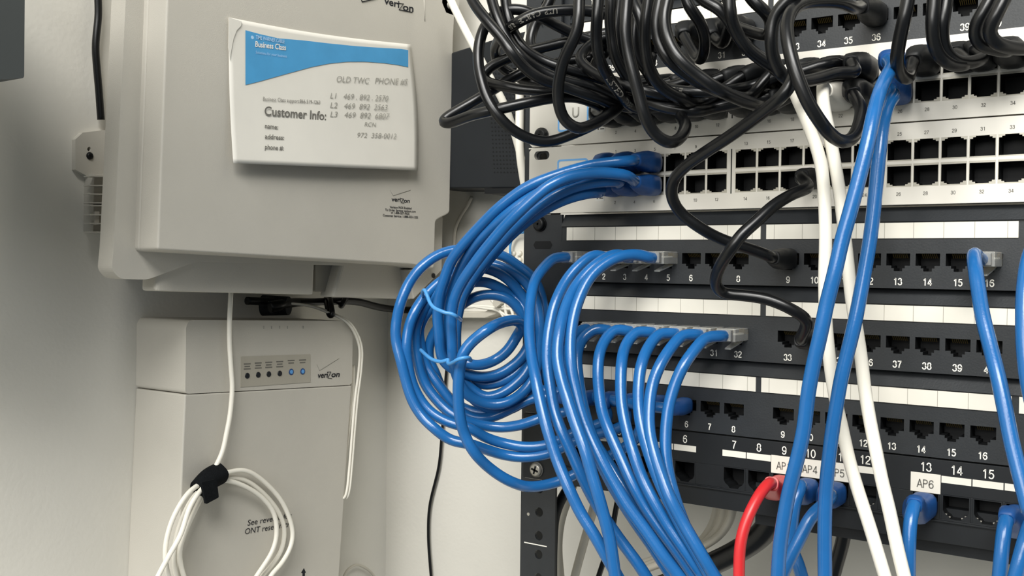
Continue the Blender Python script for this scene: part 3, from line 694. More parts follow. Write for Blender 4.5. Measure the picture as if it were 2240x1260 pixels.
# ------------------------------------------------------------------ things between the boxes and the rack
wr = cable('wire', [at(1010, 640, -151), at(990, 740, -151), at(978, 800, -151), at(972, 880, -151), at(966, 960, -151), at(960, 1020, -151), at(940, 1107, -151), at(937, 1170, -151), at(944, 1275, -151)], 'thin black wire hanging down the bright wall below the blue coil', M['black'], 1.35)
dv = thing('black_device', at(1060, 415, -150), 'black perforated device on the wall behind the black cables', 'device')
f = MB()
def yp(pts, d): return [at(x, y, d) for x, y in pts]
f.prism(yp([(940, 130), (1092, 82), (1262, 40), (1262, 128), (1122, 150), (1130, 320), (1152, 392), (1150, 412), (940, 412)], -108), Vector((0, .046, 0)))
f.build('device_body', M['device'], dv, bevel=1.5)
f = MB()
for i in range(12):
    for j in range(28):
        x, y = 1068 + i * 7.2 + j * .5, 134 + j * 9
        if x < 1128 + max(0, (j - 20) * 2): f.add([at(x + 1.9 * math.cos(a), y + 1.9 * math.sin(a), -107.8) for a in [math.pi * 2 * q / 6 for q in range(6)]], [(0, 1, 2, 3, 4, 5)])
f.build('perforation', M['cavity'], dv)
f = MB(); f.prism(yp([(1060, 412), (1150, 411), (1150, 423), (1060, 424)], -100), Vector((0, .05, 0))); f.build('bottom_edge', M['cavity'], dv)
cable('wire', [at(1032, 430, -150), at(1024, 448, -150), at(1006, 475, -150), at(996, 500, -150), at(993, 530, -150), at(994, 570, -150)], 'beige wire curving on the shadowed wall under the black device', M['beige'], 1.5)
cable('white_cable', [at(972, -40, -60), at(986, 0, -60), at(1010, 50, -62), at(1040, 108, -66), at(1075, 175, -75), at(1103, 228, -85), at(1128, 300, -100), at(1150, 385, -112), at(1172, 460, -125), at(1196, 600, -140)], 'white cable slanting down beside the enclosure behind the black loops', M['white'], 3.1)
cable('white_cable', [at(1190, -40, -20), at(1178, 0, -22), at(1166, 45, -24), at(1149, 105, -26), at(1138, 165, -28), at(1137, 240, -30), at(1137, 330, -32), at(1150, 420, -40)], 'white cable falling straight beside the rack edge behind the black loops', M['white'], 3.0)
# wiring block on the bright wall
wb = thing('wiring_block', at(1130, 560, -151), 'white wiring block on the wall seen between blue cables and rack', 'wiring block')
f = MB(); f.prism(yp([(1108, 488), (1180, 484), (1180, 600), (1110, 606)], -143), Vector((0, .012, 0))); f.build('block_base', M['white'], wb, bevel=1)
f = MB()
for i in range(3):
    for j in range(3): f.disc(at(1124 + i * 14, 555 + j * 14, -143), (0, -1, 0), 2.6, 3, 14, 0, 1.6)
f.build('block_terminal', M['white'], wb)
cable('wire', [at(1146, 508, -136), at(1128, 512, -136), at(1117, 530, -136), at(1116, 556, -136), at(1124, 580, -138), at(1140, 596, -141)], 'thin blue wire curling in front of the white wiring block', M['bluelt'], 1.1)
rw = thing('wall_wires', at(1060, 690, -153), 'grey shade strip and white wall trunking seen through the middle of the blue coil', 'wires')
f = MB(); f.prism(yp([(900, 683), (1060, 682), (1075, 672), (1110, 672), (1082, 688), (1060, 696), (900, 695)], -136), Vector((0, .02, 0))); f.build('shade_strip', M['beige'], rw, bevel=.8)  # grey strip standing in for a shadow on the wall
f = MB()
for P in ([(930, 664), (1010, 672), (1060, 670), (1090, 674), (1160, 678)], [(1020, 668), (1060, 674), (1085, 678), (1108, 690), (1130, 692)], [(1075, 656), (1085, 668), (1096, 684), (1102, 694)], [(1100, 652), (1104, 664), (1108, 690), (1112, 694)], [(1118, 676), (1122, 690), (1120, 700)]):
    f.tube(spline([at(x, y, -134) for x, y in P]), 1.3, 8)
f.build('loose_wire', M['white'], rw)
f = MB(); f.prism(yp([(1078, 658), (1092, 656), (1096, 664), (1086, 672), (1078, 668)], -128), Vector((0, .006, 0))); f.build('wire_clip', M['beige'], rw)
# ------------------------------------------------------------------ blue cables from the lower switch through the coil to the third port row
BB = M['blueboot']
def bcable(spec, label, group=None, **k): return cable('patch_cable', spec, label, M['blue'], 3.4, cat='cable', group=group, **k)
def out(p, a): return [p + NY * .002, p + NY * (a * .001)]
A_, B_, C_ = sport(1, 3, 0), sport(1, 2, 0), sport(1, 3, 1)
D_, E_, F_ = sport(1, 2, 1), sport(1, 1, 1), sport(1, 1, 0)
bt = lambda: ((0, 26, 6.4, 3.3, BB), (1, 24, 4.9, 3.5, BB))
def ends(n): p = mport(3, n); return [p + NY * .022, p + NY * .002]
bcable(out(A_, 22) + [(1375, 352, 34), (1302, 360, 46), (1230, 379, 58), (1157, 407, 68), (1122, 430), (1085, 460, 74), (1055, 490), (1027, 520), (1003, 548, 74), (985, 575), (972, 611), (961, 645, 72), (957, 690), (961, 735, 70), (968, 786),
    (988, 806, 62), (1017, 817), (1047, 824, 50), (1083, 821), (1119, 802, 34), (1148, 772), (1162, 730, 24), (1150, 682), (1117, 645, 30), (1096, 631), (1067, 618, 44), (1035, 617), (1000, 630, 56), (962, 655), (930, 690, 60), (917, 722), (920, 757, 60), (932, 800), (953, 833, 56), (976, 864),
    (997, 890, 50), (1018, 907), (1045, 916, 42), (1078, 912), (1120, 893, 30), (1165, 872), (1230, 868, 16)] + ends(1), 'blue cable from topmost bundle strand making the inner left arc of the coil', boots=bt())
bcable(out(B_, 22) + [(1330, 376, 36), (1280, 386, 48), (1215, 404, 60), (1160, 433, 68), (1115, 465, 72), (1075, 498), (1045, 528, 70), (1022, 560), (1006, 590, 64), (994, 620), (984, 650, 62), (977, 690), (976, 740, 60), (990, 800),
    (1017, 836, 54), (1037, 855), (1062, 869, 46), (1092, 863), (1120, 846, 34), (1150, 815), (1168, 760, 20), (1162, 690), (1140, 645, 28), (1117, 616), (1088, 596, 40), (1053, 586), (1021, 590, 52), (988, 606), (955, 638, 60), (928, 675), (911, 712, 66), (909, 755), (915, 793, 66), (928, 836), (947, 865, 62), (975, 895),
    (1005, 915, 56), (1045, 928), (1092, 935, 38), (1137, 930), (1180, 916, 28), (1240, 900, 16)] + ends(2), 'blue cable from second bundle strand, third arc from the left in the coil', boots=bt())
bcable(out(C_, 22) + [(1370, 384, 38), (1300, 378, 54), (1240, 388, 66), (1198, 409, 74), (1167, 434), (1129, 470, 82), (1100, 500), (1079, 525, 84), (1055, 554), (1036, 580, 84), (1014, 612), (998, 643, 82), (990, 672), (987, 705, 80), (989, 740), (990, 780, 76),
    (1000, 825, 66), (1018, 859), (1041, 875, 54), (1074, 885), (1110, 880, 40), (1142, 860), (1172, 815, 22), (1182, 730), (1172, 655, 22), (1148, 616), (1124, 599, 30), (1096, 584), (1060, 577, 40), (1010, 590), (965, 615, 58), (928, 650), (904, 688, 74), (893, 722), (889, 757, 78), (892, 793), (901, 837, 76), (919, 874),
    (945, 904, 70), (985, 925), (1027, 936, 60), (1062, 957), (1107, 971, 42), (1152, 978), (1198, 973, 30), (1260, 945), (1330, 915, 18)] + ends(3), 'blue cable lying on top of bundle, second arc from the left in the coil', boots=bt())
bcable(out(D_, 22) + [(1355, 396, 34), (1310, 398, 44), (1260, 408, 52), (1215, 427, 60), (1172, 455, 64), (1130, 493, 66), (1100, 525), (1070, 560, 62), (1040, 600), (1012, 650, 56), (1000, 700), (998, 760, 52), (1006, 826, 48),
    (1035, 873, 42), (1074, 896), (1115, 896, 30), (1155, 868), (1185, 800, 14), (1192, 700), (1178, 628, 14), (1160, 602), (1131, 580, 22), (1103, 561), (1074, 553, 34), (1030, 545), (983, 549, 54), (949, 563), (917, 589, 70), (893, 622), (877, 660, 80), (868, 698), (865, 722, 82), (867, 750), (876, 785, 82), (887, 829), (901, 874, 80), (922, 909),
    (949, 936, 76), (985, 962), (1030, 972, 64), (1062, 983), (1098, 994, 44), (1143, 1000), (1200, 992, 30), (1265, 962), (1370, 925, 18)] + ends(4), 'blue cable forming outermost left arc of the coil', boots=bt())
bcable(out(E_, 22) + [(1315, 420, 32), (1290, 422, 42), (1245, 433, 50), (1200, 453, 56), (1155, 482, 60), (1110, 522, 60), (1070, 567), (1030, 620, 54), (1000, 670), (984, 715, 54), (984, 760), (1000, 786, 60),
    (1022, 795, 60), (1047, 799, 54), (1083, 788, 44), (1110, 767), (1130, 736, 36), (1142, 712), (1132, 702, 46), (1103, 704, 62), (1065, 722, 84), (1032, 748), (1014, 771, 92), (1008, 793), (1003, 830, 92), (1003, 882), (1007, 918, 90), (1016, 950), (1036, 988, 84), (1071, 1024), (1116, 1053, 62), (1161, 1065), (1223, 1053, 34), (1290, 1020), (1390, 960, 18)] + ends(5), 'blue cable making the small inner loop then the lowest sweep of the coil', boots=bt())
bcable(out(F_, 20) + [(1300, 380, 28), (1262, 394, 40), (1205, 420, 50), (1150, 455, 58), (1105, 497, 60), (1065, 540), (1030, 585, 56), (1002, 640), (985, 700, 50), (985, 770), (1002, 812, 52),
    (1032, 833, 46), (1065, 842), (1101, 833, 36), (1130, 815), (1155, 780, 24), (1164, 735), (1150, 700, 26), (1136, 678), (1117, 657, 34), (1088, 646), (1053, 646, 44), (1022, 658), (985, 690, 52), (952, 725), (938, 760, 54), (940, 790), (952, 815, 52), (962, 842), (980, 868, 48), (1012, 892), (1050, 903, 38), (1090, 900), (1130, 880, 26), (1170, 855), (1250, 862, 14)] + ends(6), 'blue cable crossing behind the two bundle strands with arched top in coil', boots=bt())
def tie(spec, label, closed=False): return cable('twist_tie', spec, label, M['bluelt'], 1.15, cat='twist tie')
tie([(927, 650, 60), (924, 640, 84), (930, 634, 92), (936, 650, 92), (941, 664, 94), (952, 676, 95), (968, 681, 95), (976, 686, 94), (984, 684, 93), (995, 690, 92), (1008, 700, 78)], 'thin blue tie near the top of the coil beside the enclosure bracket')
tie([(920, 765, 74), (935, 779, 86), (946, 787, 90), (960, 791, 92), (975, 790, 93), (983, 783, 92), (978, 795, 94), (990, 794, 98), (1003, 785, 101), (1022, 782, 98), (1030, 788, 84)], 'thin blue tie across the lower coil where the small loop starts')
# ------------------------------------------------------------------ blue cables hanging from the first two port rows
def hang(row, n, spec, label):
    p = mport(row, n); bcable([p + NY * .019, p + NY * .024] + spec, label, 'blue cables with clear plugs', plug=p)
hang(1, 1, [(1213, 564, 30), (1193, 582, 36), (1172, 610, 44), (1161, 655, 54), (1158, 730, 66), (1163, 780), (1172, 830, 78), (1181, 875), (1196, 935, 84), (1220, 1010), (1246, 1072, 86), (1270, 1122), (1297, 1165, 84), (1332, 1227), (1362, 1280, 80)], 'blue cable from port 1, leftmost strand of the front bunch')
hang(1, 3, [(1300, 558, 30), (1270, 578, 38), (1240, 612, 46), (1215, 662, 56), (1204, 705), (1197, 755, 66), (1198, 805), (1205, 855, 72), (1213, 900), (1227, 940, 76), (1250, 990), (1272, 1040, 74), (1300, 1095), (1345, 1165, 66), (1400, 1240), (1425, 1280, 60)], 'blue cable from port 3, second strand of the front bunch')
hang(1, 4, [(1350, 556, 31), (1310, 574, 42), (1264, 620, 54), (1238, 670, 66), (1224, 725, 76), (1219, 780, 82), (1227, 825), (1241, 872, 88), (1260, 930), (1280, 985, 92), (1294, 1035), (1306, 1075, 92), (1320, 1125), (1333, 1175, 90), (1347, 1270, 88)], 'blue cable from port 4, crossing steeply over others at the bottom')
hang(1, 5, [(1395, 557, 30), (1350, 563, 40), (1298, 598, 52), (1266, 655, 62), (1250, 720, 70), (1248, 785, 76), (1257, 845), (1270, 900, 80), (1286, 945), (1312, 1000, 82), (1345, 1060), (1375, 1110, 80), (1412, 1160), (1450, 1215, 76), (1500, 1280, 72)], 'blue cable from port 5 with its clear plug beside empty port 6')
G = [(26, [(1262, 728, 30), (1250, 745, 36), (1240, 780, 44), (1243, 830), (1258, 880, 50), (1280, 940), (1310, 1005, 54), (1345, 1072), (1385, 1135, 52), (1430, 1200), (1478, 1275, 48)], 'blue cable from port 26, mostly hidden behind the front bunch'),
     (27, [(1303, 719, 28), (1275, 740, 34), (1262, 775, 42), (1264, 817), (1270, 860, 50), (1281, 910), (1300, 965, 56), (1332, 1015), (1368, 1070, 58), (1408, 1130), (1452, 1195, 54), (1500, 1275, 50)], 'blue cable from port 27, beside the wide front strands'),
     (28, [(1348, 720, 29), (1325, 742, 36), (1311, 775, 44), (1308, 817), (1311, 860, 54), (1317, 900), (1333, 945, 62), (1356, 997), (1382, 1055, 66), (1412, 1110), (1447, 1160, 64), (1490, 1218), (1532, 1280, 60)], 'blue cable from port 28, third curve from the left in the lower row'),
     (29, [(1394, 726, 30), (1370, 753, 38), (1360, 792, 48), (1358, 835), (1360, 885, 58), (1370, 937), (1386, 992, 66), (1405, 1045), (1430, 1095, 68), (1462, 1150), (1500, 1205, 66), (1548, 1275, 62)], 'blue cable from port 29, fourth curve from the left in the lower row'),
     (30, [(1444, 730, 31), (1420, 757, 40), (1403, 798, 50), (1397, 845), (1397, 890, 60), (1405, 942), (1421, 995, 68), (1439, 1045), (1462, 1095, 70), (1490, 1150), (1522, 1205, 68), (1562, 1275, 64)], 'blue cable from port 30, third curve counted from the clear plug of port 32'),
     (31, [(1495, 733, 31), (1470, 758, 40), (1443, 800, 50), (1427, 842), (1420, 892, 60), (1420, 940), (1431, 992, 68), (1447, 1040), (1466, 1090, 72), (1492, 1140), (1530, 1205, 70), (1572, 1275, 66)], 'blue cable from port 31, next to the one with the end plug'),
     (32, [(1546, 738, 30), (1520, 765, 38), (1495, 800, 46), (1476, 842), (1463, 888, 54), (1457, 935), (1456, 985, 60), (1462, 1035), (1475, 1085, 64), (1492, 1135), (1515, 1185, 66), (1560, 1255), (1580, 1285, 66)], 'blue cable from port 32, rightmost curve of the lower row')]
for n, sp, lb in G: hang(2, n, sp, lb)
hang(1, 16, [(2131, 556, 40), (2134, 592, 54), (2141, 640), (2149, 690, 66), (2166, 757), (2182, 820, 78), (2197, 888), (2214, 972, 86), (2232, 1042), (2252, 1120, 92)], 'blue cable from port 16 falling to the right edge')
bcable([at(2270, 520, 60), at(2252, 560, 70), at(2243, 610, 78), at(2239, 680, 84), at(2241, 760, 88), at(2250, 840, 90), at(2275, 940, 92)], 'blue cable just showing at the right edge beside port 16 cable')
# ------------------------------------------------------------------ the two long blue and two long white cables
def spo(sw, col, row, a): p = sport(sw, col, row); return [p + NY * .002, p + NY * (a * .001)]
bcable(spo(0, 13, 0, 24) + [(1950, 148, 52), (1938, 170, 66), (1924, 203, 80), (1910, 255, 90), (1897, 318, 96), (1880, 387), (1860, 462, 104), (1842, 525), (1827, 592, 108), (1808, 667), (1795, 730, 110), (1780, 795), (1768, 860, 110), (1757, 947), (1742, 1012, 108), (1726, 1075), (1714, 1140, 106), (1706, 1195), (1700, 1290, 104)],
    'long blue cable crossing in front of both white cables, left of the pair', boots=((0, 34, 6.6, 3.4, BB),))
bcable(spo(0, 13, 1, 24) + [(1955, 210, 42), (1943, 228, 54), (1932, 265, 64), (1925, 318, 70), (1918, 387), (1911, 462, 76), (1903, 525), (1892, 590, 80), (1882, 645), (1870, 705, 84), (1855, 767), (1842, 820, 86), (1830, 885), (1819, 955, 86), (1810, 1035), (1806, 1085, 84), (1804, 1160), (1805, 1290, 82)],
    'long blue cable right of the pair, ending in a dark blue boot', boots=((0, 34, 6.8, 3.4, BB),))
def wcable(spec, label, **k): return cable('patch_cable', spec, label, M['white'], 3.2, cat='cable', group=None, **k)
WB = M['white']
wcable([at(1722, 150, 36), at(1730, 178, 42), at(1742, 212, 50), at(1757, 245, 54), at(1772, 285, 56), at(1786, 322, 58), at(1797, 365, 58), at(1803, 425, 58), at(1806, 520, 60), at(1804, 615, 62), at(1806, 690, 62), at(1814, 780, 62), at(1826, 865, 60), at(1843, 940, 58), at(1855, 995, 58), at(1873, 1060, 58), at(1902, 1150, 60), at(1925, 1225, 62), at(1945, 1290, 62)],
    'long white cable on the left of the pair, emerging from the black tangle')
wcable(spo(0, 11, 1, 22) + [(1800, 190, 48), (1800, 215, 54), (1805, 250, 56), (1813, 285, 56), (1820, 325, 54), (1831, 385), (1839, 440, 52), (1847, 510), (1853, 560, 52), (1859, 620), (1865, 670, 52), (1875, 725), (1884, 785, 54), (1893, 860), (1903, 920, 56), (1916, 985), (1929, 1050, 60), (1945, 1115), (1962, 1195, 64), (1985, 1290, 66)],
    'long white cable on the right of the pair, hanging from a white boot', boots=((0, 30, 7.6, 3.2, WB),))
# ------------------------------------------------------------------ bottom panel cables
def kout(n, a): p = kport(n); return [p + NY * .002, p + NY * (a * .001)]
cable('patch_cable', kout(9, 16) + [(1684, 1056, 40), (1664, 1078, 50), (1642, 1118, 58), (1627, 1157, 62), (1619, 1195, 64), (1616, 1290, 66)], 'red cable hanging from the port under sticker AP1', M['red'], 3.1, boots=((0, 36, 6.2, 3.6, M['red']),))
bcable(kout(10, 18) + [(1752, 1062, 36), (1740, 1095, 42), (1732, 1150, 44), (1730, 1195, 44), (1744, 1228, 46), (1762, 1290, 46)], 'blue cable from the port under sticker AP4, behind the long cables', boots=((0, 30, 6.4, 3.3, BB),))
bcable(kout(11, 18) + [(1818, 1085, 44), (1802, 1105, 54), (1776, 1128, 62), (1748, 1180, 68), (1714, 1250, 72), (1700, 1285, 74)], 'blue cable from the port under sticker AP5, slanting across to the left', boots=((0, 30, 6.4, 3.3, BB),))
bcable(kout(13, 20) + [(2002, 1100, 38), (1993, 1130, 46), (1989, 1180, 50), (1987, 1290, 52)], 'blue cable with a big boot under sticker AP6', boots=((0, 42, 6.8, 3.4, BB),))
bcable(kout(16, 20) + [(2205, 1125, 38), (2197, 1155, 46), (2192, 1200, 50), (2184, 1290, 52)], 'blue cable with a boot at the lower right corner', boots=((0, 42, 6.8, 3.4, BB),))
bcable(kout(17, 20) + [(2258, 1140, 40), (2243, 1180, 52), (2232, 1220, 56), (2215, 1290, 58)], 'blue cable at the lower right edge, beside the cornermost boot')
# cables behind and below the rack
def under(spec, label, mt, r): return cable('cable', spec, label, mt, r)
under([at(1262, 1040, -60), at(1243, 1090, -62), at(1227, 1140, -64), at(1221, 1195, -64), at(1228, 1290, -62)], 'beige cable curving down beside the rack rail, left of the two', M['beige'], 3.2)
under([at(1310, 1060, -66), at(1296, 1120, -68), at(1282, 1170, -70), at(1264, 1235, -70), at(1250, 1290, -70)], 'beige cable curving down beside the rack rail, right of the two', M['beige'], 3.2)
under([at(1258, 1050, -40), at(1232, 1085, -42), at(1214, 1130, -44), at(1209, 1190, -46), at(1208, 1290, -46)], 'dark grey cable hugging the lower rack rail', M['device'], 3.6)
under([at(1352, 1090, -60), at(1346, 1120, -60), at(1336, 1180, -60), at(1318, 1235, -60), at(1300, 1290, -60)], 'thin black cable seen through gaps of the blue bunch', M['black'], 2.0)
for k, lab in enumerate(('outer', 'middle', 'inner')):
    x = 10 * k
    under([at(1605 - 18 * k, 1095, -40 - 6 * k), at(1600 - 18 * k, 1130, -42 - 6 * k), at(1580 - 16 * k, 1165, -44 - 6 * k), at(1548 - 12 * k, 1190, -46 - 6 * k), at(1490, 1215 - 6 * k, -48 - 6 * k), at(1400, 1250 - 8 * k, -52 - 6 * k)],
          'beige cable looping under the bottom panel, %s of three' % lab, M['beige'], 2.6)
under([at(1730, 1080, -36), at(1700, 1120, -38), at(1665, 1170, -40), at(1615, 1205, -42), at(1555, 1235, -44), at(1480, 1270, -46), at(1400, 1300, -48)], 'thick black cable sagging under the bottom panel behind the red cable', M['black'], 7.5)
under([at(1850, 1150, -40), at(1842, 1190, -42), at(1828, 1240, -44), at(1815, 1290, -46)], 'black cable dropping behind the two long blue cables at the bottom', M['black'], 4.2)
# ------------------------------------------------------------------ the tangle of black cables
KB = M['blackboot']
def kcable(spec, label, boots=(), r=3.25, **k): return cable('patch_cable', spec, label, M['black'], r, boots=boots, cat='cable', **k)
B0 = ((0, 30, 7.0, 3.5, KB),); B1 = ((1, 30, 7.0, 3.5, KB),)
def kin(p, a): return [p + NY * (a * .001), p + NY * .002]            # arriving at a port
def words(t, s0, size, ang=0.0):
    """lettering printed along a jacket, starting at arc length s0 (m)"""
    def f(root, Q):
        vs, fs, x0, x1, y0, y1 = glyphs(t, True); k = size / CAPH; S_ = [0]
        for i in range(1, len(Q)): S_.append(S_[-1] + (Q[i] - Q[i - 1]).length)
        mb = MB(); o = []; import bisect
        for v in vs:
            s = s0 + (v.x - x0) * k; i = min(max(bisect.bisect(S_, s) - 1, 0), len(Q) - 2)
            T = (Q[i + 1] - Q[i]).normalized(); p = Q[i] + T * (s - S_[i])
            n = (CAM - p); n = (n - T * n.dot(T)).normalized(); b = n.cross(T); a = (v.y - CAPH / 2) * k / .00325 + ang
            o.append(p + (n * math.cos(a) + b * math.sin(a)) * .00335)
        mb.add(o, fs); mb.build('jacket_lettering', M['inkgrey'], root)
    return f
# left loops
kcable([(1018, -45, 96), (1033, 0), (1065, 45, 100), (1098, 84), (1122, 118, 98), (1150, 150), (1185, 174, 84), (1235, 190), (1300, 212, 60), (1360, 232)] + kin(sport(0, 3, 1), 26), 'black cable from the top edge, leftmost of three slanting down together', B1)
kcable([(1066, -45, 88), (1076, 0), (1092, 50, 92), (1114, 92), (1140, 124, 88), (1178, 152), (1230, 175, 70), (1300, 192), (1370, 220, 44)] + kin(sport(0, 4, 1), 26), 'black cable from the top edge, middle of three slanting down together', B1)
kcable([(1104, -45, 80), (1106, 0), (1112, 38, 84), (1126, 76), (1146, 107, 80), (1185, 132), (1235, 150, 66), (1300, 168), (1360, 186, 40)] + kin(sport(0, 4, 0), 26), 'black cable from the top edge, right of three slanting down together', B1)
kcable([(1330, 100, 40), (1290, 88, 46), (1255, 74, 52), (1210, 52, 62), (1180, 36, 72), (1150, 24, 78), (1120, 20, 82), (1088, 28, 84), (1064, 52, 86), (1049, 92, 90), (1046, 135, 92), (1053, 175, 94), (1066, 215, 94), (1089, 252, 92), (1120, 283, 86), (1160, 304, 78), (1200, 310, 70), (1240, 298, 62), (1285, 279, 52), (1325, 258, 42)] + kin(sport(0, 2, 1), 28), 'black cable swinging out in the big left loop nearest the enclosure', B1)
kcable([(1330, 30, 60), (1290, 24, 66), (1250, 22, 74), (1205, 25, 82), (1168, 32, 88), (1135, 48, 92), (1112, 64, 84), (1092, 86, 70), (1083, 112, 60), (1090, 140, 56), (1130, 168, 50), (1200, 186, 44), (1280, 200, 38), (1340, 215, 34)] + kin(sport(0, 3, 0), 28), 'black cable with printed lettering arching over the white cable at the top', B1, extra=words('UTP  CABLE  US', .03, .0028))
kcable([(1340, 70, 40), (1300, 78, 44), (1255, 88, 48), (1205, 100, 54), (1150, 114, 60), (1107, 129, 64), (1072, 148, 68), (1057, 165, 70), (1068, 180, 72), (1100, 188, 72), (1135, 195, 70), (1200, 200, 64), (1285, 206, 50), (1335, 226, 38)] + kin(sport(0, 2, 0), 26), 'black cable bent back in a hairpin inside the big left loop', B1)
kcable([(1300, 125, 34), (1250, 132, 40), (1200, 142, 48), (1145, 158, 56), (1095, 186, 66), (1050, 214, 76), (1005, 240, 84), (978, 256, 88), (968, 266, 90), (980, 270, 92), (1030, 253, 94), (1072, 243, 92), (1112, 234, 88), (1162, 223, 80), (1212, 214, 68), (1265, 214, 54), (1310, 232, 40)] + kin(sport(0, 1, 1), 26), 'black cable with lettering whose tight bend pokes over the enclosure edge', B1, extra=words('COPD  TL', .232, .0030))
kcable([(1270, -45, 100), (1267, 0), (1266, 36, 104), (1262, 70), (1249, 98, 104), (1234, 128), (1225, 162, 102), (1220, 200), (1224, 237, 98), (1238, 266), (1262, 281, 90), (1297, 272), (1325, 256, 64), (1352, 236, 46)] + kin(sport(0, 3, 0) + EX * .002, 30), 'black cable hanging straight then hooking under the round U mark')
kcable([(1312, -45, 92), (1309, 0), (1306, 40, 94), (1304, 82), (1310, 125, 88), (1328, 165), (1356, 204, 66), (1392, 236, 44)] + kin(sport(0, 5, 1), 26), 'black cable with vertical lettering falling straight from the top edge', B1, extra=words('LISTED  TYPE', .055, .0034))
kcable([(1330, -45, 74), (1336, 0), (1334, 40, 74), (1338, 84), (1346, 125, 70), (1372, 170), (1405, 206, 52), (1432, 228, 40)] + kin(sport(0, 6, 1), 26), 'black cable just right of the lettered vertical one', B1)
kcable([(1376, -45, 104), (1371, 10), (1368, 62, 108), (1374, 112), (1386, 162, 106), (1399, 212), (1412, 258, 102), (1432, 293), (1462, 312, 92), (1488, 302), (1500, 276, 70), (1494, 248, 48)] + kin(sport(0, 7, 1), 26), 'black cable making the lowest small loop over the switch seam', B1)
kcable([(1378, -45, 60), (1386, 0), (1398, 30, 64), (1408, 70), (1412, 112, 60), (1424, 154), (1446, 190, 46), (1470, 210, 38)] + kin(sport(0, 7, 0), 26), 'black cable tucked behind the long shining vertical one', B1)
kcable([(1424, -45, 84), (1419, 0), (1412, 50, 86), (1411, 100), (1420, 150, 80), (1446, 190), (1490, 216, 60), (1530, 228, 42)] + kin(sport(0, 8, 0) - EX * .002, 26), 'black cable straight from the top edge, left of two shining curves', B1)
kcable([(1452, -45, 96), (1444, 0), (1436, 48, 100), (1441, 90), (1463, 130, 98), (1500, 162), (1545, 188, 80), (1600, 208, 56), (1640, 212, 40)] + kin(sport(0, 9, 0), 28), 'black cable, left of two parallel shining curves', B1)
kcable([(1470, -45, 100), (1461, 0), (1453, 42, 106), (1462, 88), (1487, 130, 106), (1526, 164), (1566, 192, 96), (1610, 214), (1650, 228, 70), (1690, 230, 46)] + kin(sport(0, 10, 1), 28), 'black cable, right of two parallel shining curves', B1)
kcable([(1505, -45, 60), (1500, -4), (1515, 25, 58), (1532, 50), (1542, 82, 46), (1540, 112, 40), (1530, 130, 30)] + kin(mport(0, 6) + EX * .001, 24), 'black cable plugged above number 30', B1)
kcable([(1506, -45, 74), (1535, -2), (1574, 20, 72), (1598, 50), (1620, 87, 64), (1650, 116), (1682, 138, 50), (1706, 158, 38)] + kin(sport(0, 11, 0), 28), 'black cable slanting from the top edge across the white strip', B1)
kcable([(1594, -45, 80), (1595, 0), (1598, 32, 80), (1609, 66), (1632, 103, 70), (1664, 130), (1698, 150, 54), (1722, 165, 40)] + kin(sport(0, 11, 0) + EX * .004, 30), 'black cable with lettering dropping right of the white strip', extra=words('CSA', .055, .0032))
kcable([(1560, -45, 48), (1588, -10), (1600, 30, 40), (1592, 70), (1580, 96, 22)] + kin(mport(0, 7), 20), 'black cable plugged in beside the one above number 30', B1)
kcable([(1622, -45, 66), (1645, 0), (1668, 20, 62), (1685, 45), (1680, 76, 40)] + kin(mport(0, 8), 26), 'black cable plugged beside the large dark loop near the strip', B1)
kcable([(1775, -45, 88), (1735, -8), (1708, 16, 92), (1691, 48), (1687, 92, 92), (1694, 135), (1716, 170, 84), (1745, 180), (1790, 172, 60), (1830, 160, 48), (1870, 158, 40)] + kin(sport(0, 12, 0), 28), 'black cable turning in the big dark bend left of number 34', B1)
kcable(list(kin(mport(0, 12), 24))[::-1] + [(1868, 18, 40), (1840, 6, 54), (1800, 3, 68), (1756, 8, 84), (1731, 24, 94), (1721, 54, 100), (1724, 92, 104), (1734, 137, 106), (1748, 178, 106), (1768, 225, 104), (1792, 263, 100), (1817, 295, 92), (1843, 310, 82), (1865, 302, 70), (1878, 275, 58), (1884, 240, 46)] + kin(sport(0, 12, 1), 26), 'black cable in a long loop from number 36 down to the switch', ((0, 28, 6.6, 3.5, KB), (1, 34, 6.4, 3.5, KB)))
kcable([(1738, 150, 90), (1733, 178, 96), (1716, 205, 98), (1690, 228, 96), (1645, 263, 90), (1595, 299, 84), (1537, 337, 78), (1497, 366, 74), (1473, 396, 70), (1469, 428, 68), (1486, 462, 62), (1525, 494, 56), (1570, 520, 48), (1610, 535, 42), (1650, 548, 34), (1680, 559, 30)] + kin(mport(1, 9), 22), 'black cable curving across both switches down to port 9', ((1, 24, 6.0, 3.4, KB),))
kcable(kin(sport(1, 10, 1), 22)[::-1] + [(1768, 410, 36), (1737, 423, 48), (1692, 450, 60), (1655, 484, 68), (1621, 515, 74), (1600, 544, 76), (1581, 572, 72), (1568, 600, 66), (1566, 624, 60), (1580, 641, 54), (1625, 646, 50), (1680, 655, 46), (1730, 676, 42), (1764, 700, 36)] + kin(mport(2, 10), 22), 'black cable from the lower switch bending sharply down to port 34', ((0, 22, 5.6, 3.4, KB), (1, 20, 5.6, 3.4, KB)))
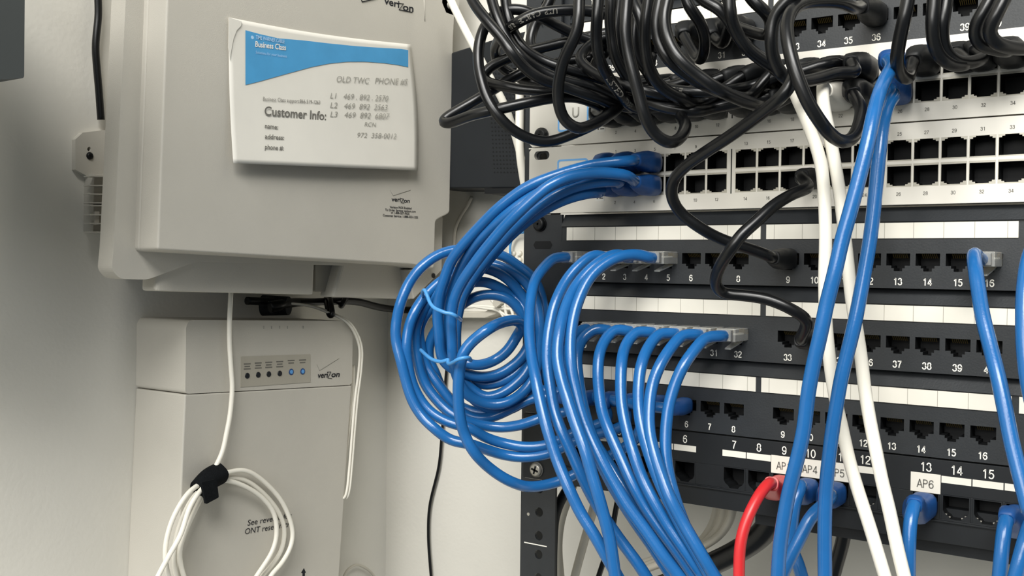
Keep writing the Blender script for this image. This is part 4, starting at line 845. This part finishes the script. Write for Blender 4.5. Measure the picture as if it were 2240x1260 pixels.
# behind the top part of the tangle: plugs of the first two dozen sockets
used = {(3, 1), (4, 1), (4, 0), (2, 1), (3, 0), (2, 0), (1, 1), (5, 1), (6, 1), (7, 1), (7, 0), (8, 0), (9, 0), (10, 1), (11, 0), (12, 0), (12, 1), (11, 1)}
more = [((1, 0), [(1290, 180, 34), (1250, 166, 44), (1215, 152, 50), (1180, 128, 52), (1160, 95, 50), (1172, 50, 46), (1200, 10, 44), (1215, -40, 42)], 'black cable rising in the shade behind the three slanting ones'),
        ((5, 0), [(1400, 196, 36), (1370, 166, 44), (1352, 120, 50), (1350, 70, 52), (1356, 10, 52), (1360, -40, 52)], 'black cable rising between lettered and shining vertical ones'),
        ((6, 0), [(1440, 190, 34), (1418, 160, 44), (1392, 118, 50), (1388, 70, 52), (1398, 15, 50), (1402, -40, 50)], 'black cable rising behind the shining pair, left of its twin'),
        ((8, 1), [(1500, 226, 36), (1470, 214, 52), (1420, 200, 60), (1360, 184, 62), (1300, 160, 60), (1268, 130, 58), (1290, 100, 50), (1330, 80, 44)], 'black cable looping low behind the verticals to the left'),
        ((9, 1), [(1560, 236, 36), (1520, 244, 48), (1460, 236, 54), (1400, 216, 54), (1350, 196, 50), (1310, 170, 44), (1300, 140, 40), (1330, 110, 36)], 'black cable sagging across the middle of the upper switch'),
        ((10, 0), [(1640, 190, 34), (1600, 196, 44), (1550, 202, 50), (1500, 200, 54), (1450, 190, 54), (1420, 160, 50), (1425, 120, 46)], 'black cable with worn silver lettering below the bright strip')]
for (c_, r_), sp, lb in more:
    p = sport(0, c_, r_); kcable([p + NY * .002, p + NY * .026] + sp, lb, B0, extra=words('E154  NVT', .09, .003) if c_ == 10 else None)
# right hand verticals
kcable([(1990, -45, 70), (1986, 0), (1978, 42, 72), (1969, 82), (1962, 125, 66), (1968, 160, 54), (1985, 172, 44), (1990, 160, 36)] + kin(sport(0, 14, 0), 26), 'black cable falling across the blue boot at the top', B1)
kcable([(2046, -45, 66), (2043, 0), (2040, 50, 68), (2043, 95), (2056, 124, 62), (2085, 142), (2115, 140, 46)] + kin(sport(0, 15, 0) + EX * .005, 26), 'black cable right of number 37, left of two side by side', B1)
kcable([(2072, -45, 60), (2070, 0), (2062, 50, 64), (2062, 95), (2078, 125, 56), (2110, 138, 48), (2150, 128, 38)] + kin(sport(0, 16, 0), 26), 'black cable right of number 37, right of two side by side', B1)
kcable([(2178, -45, 60), (2166, 0), (2145, 36, 64), (2132, 68), (2140, 92, 60), (2170, 106, 52), (2205, 112, 44)] + kin(sport(0, 17, 0), 26), 'black cable bending just left of number 40', B1)
kcable([(2208, -45, 66), (2196, 0), (2176, 38, 70), (2163, 70), (2176, 92, 66), (2210, 104, 58), (2245, 106, 48)] + kin(sport(0, 18, 0), 28), 'black cable covering part of number 40', B1)
for c_, lb in ((12.0, ''),): pass
def boot_only(sw, c_, r_, label, spec):
    p = sport(sw, c_, r_); kcable([p + NY * .002, p + NY * .02] + spec, label, B0)
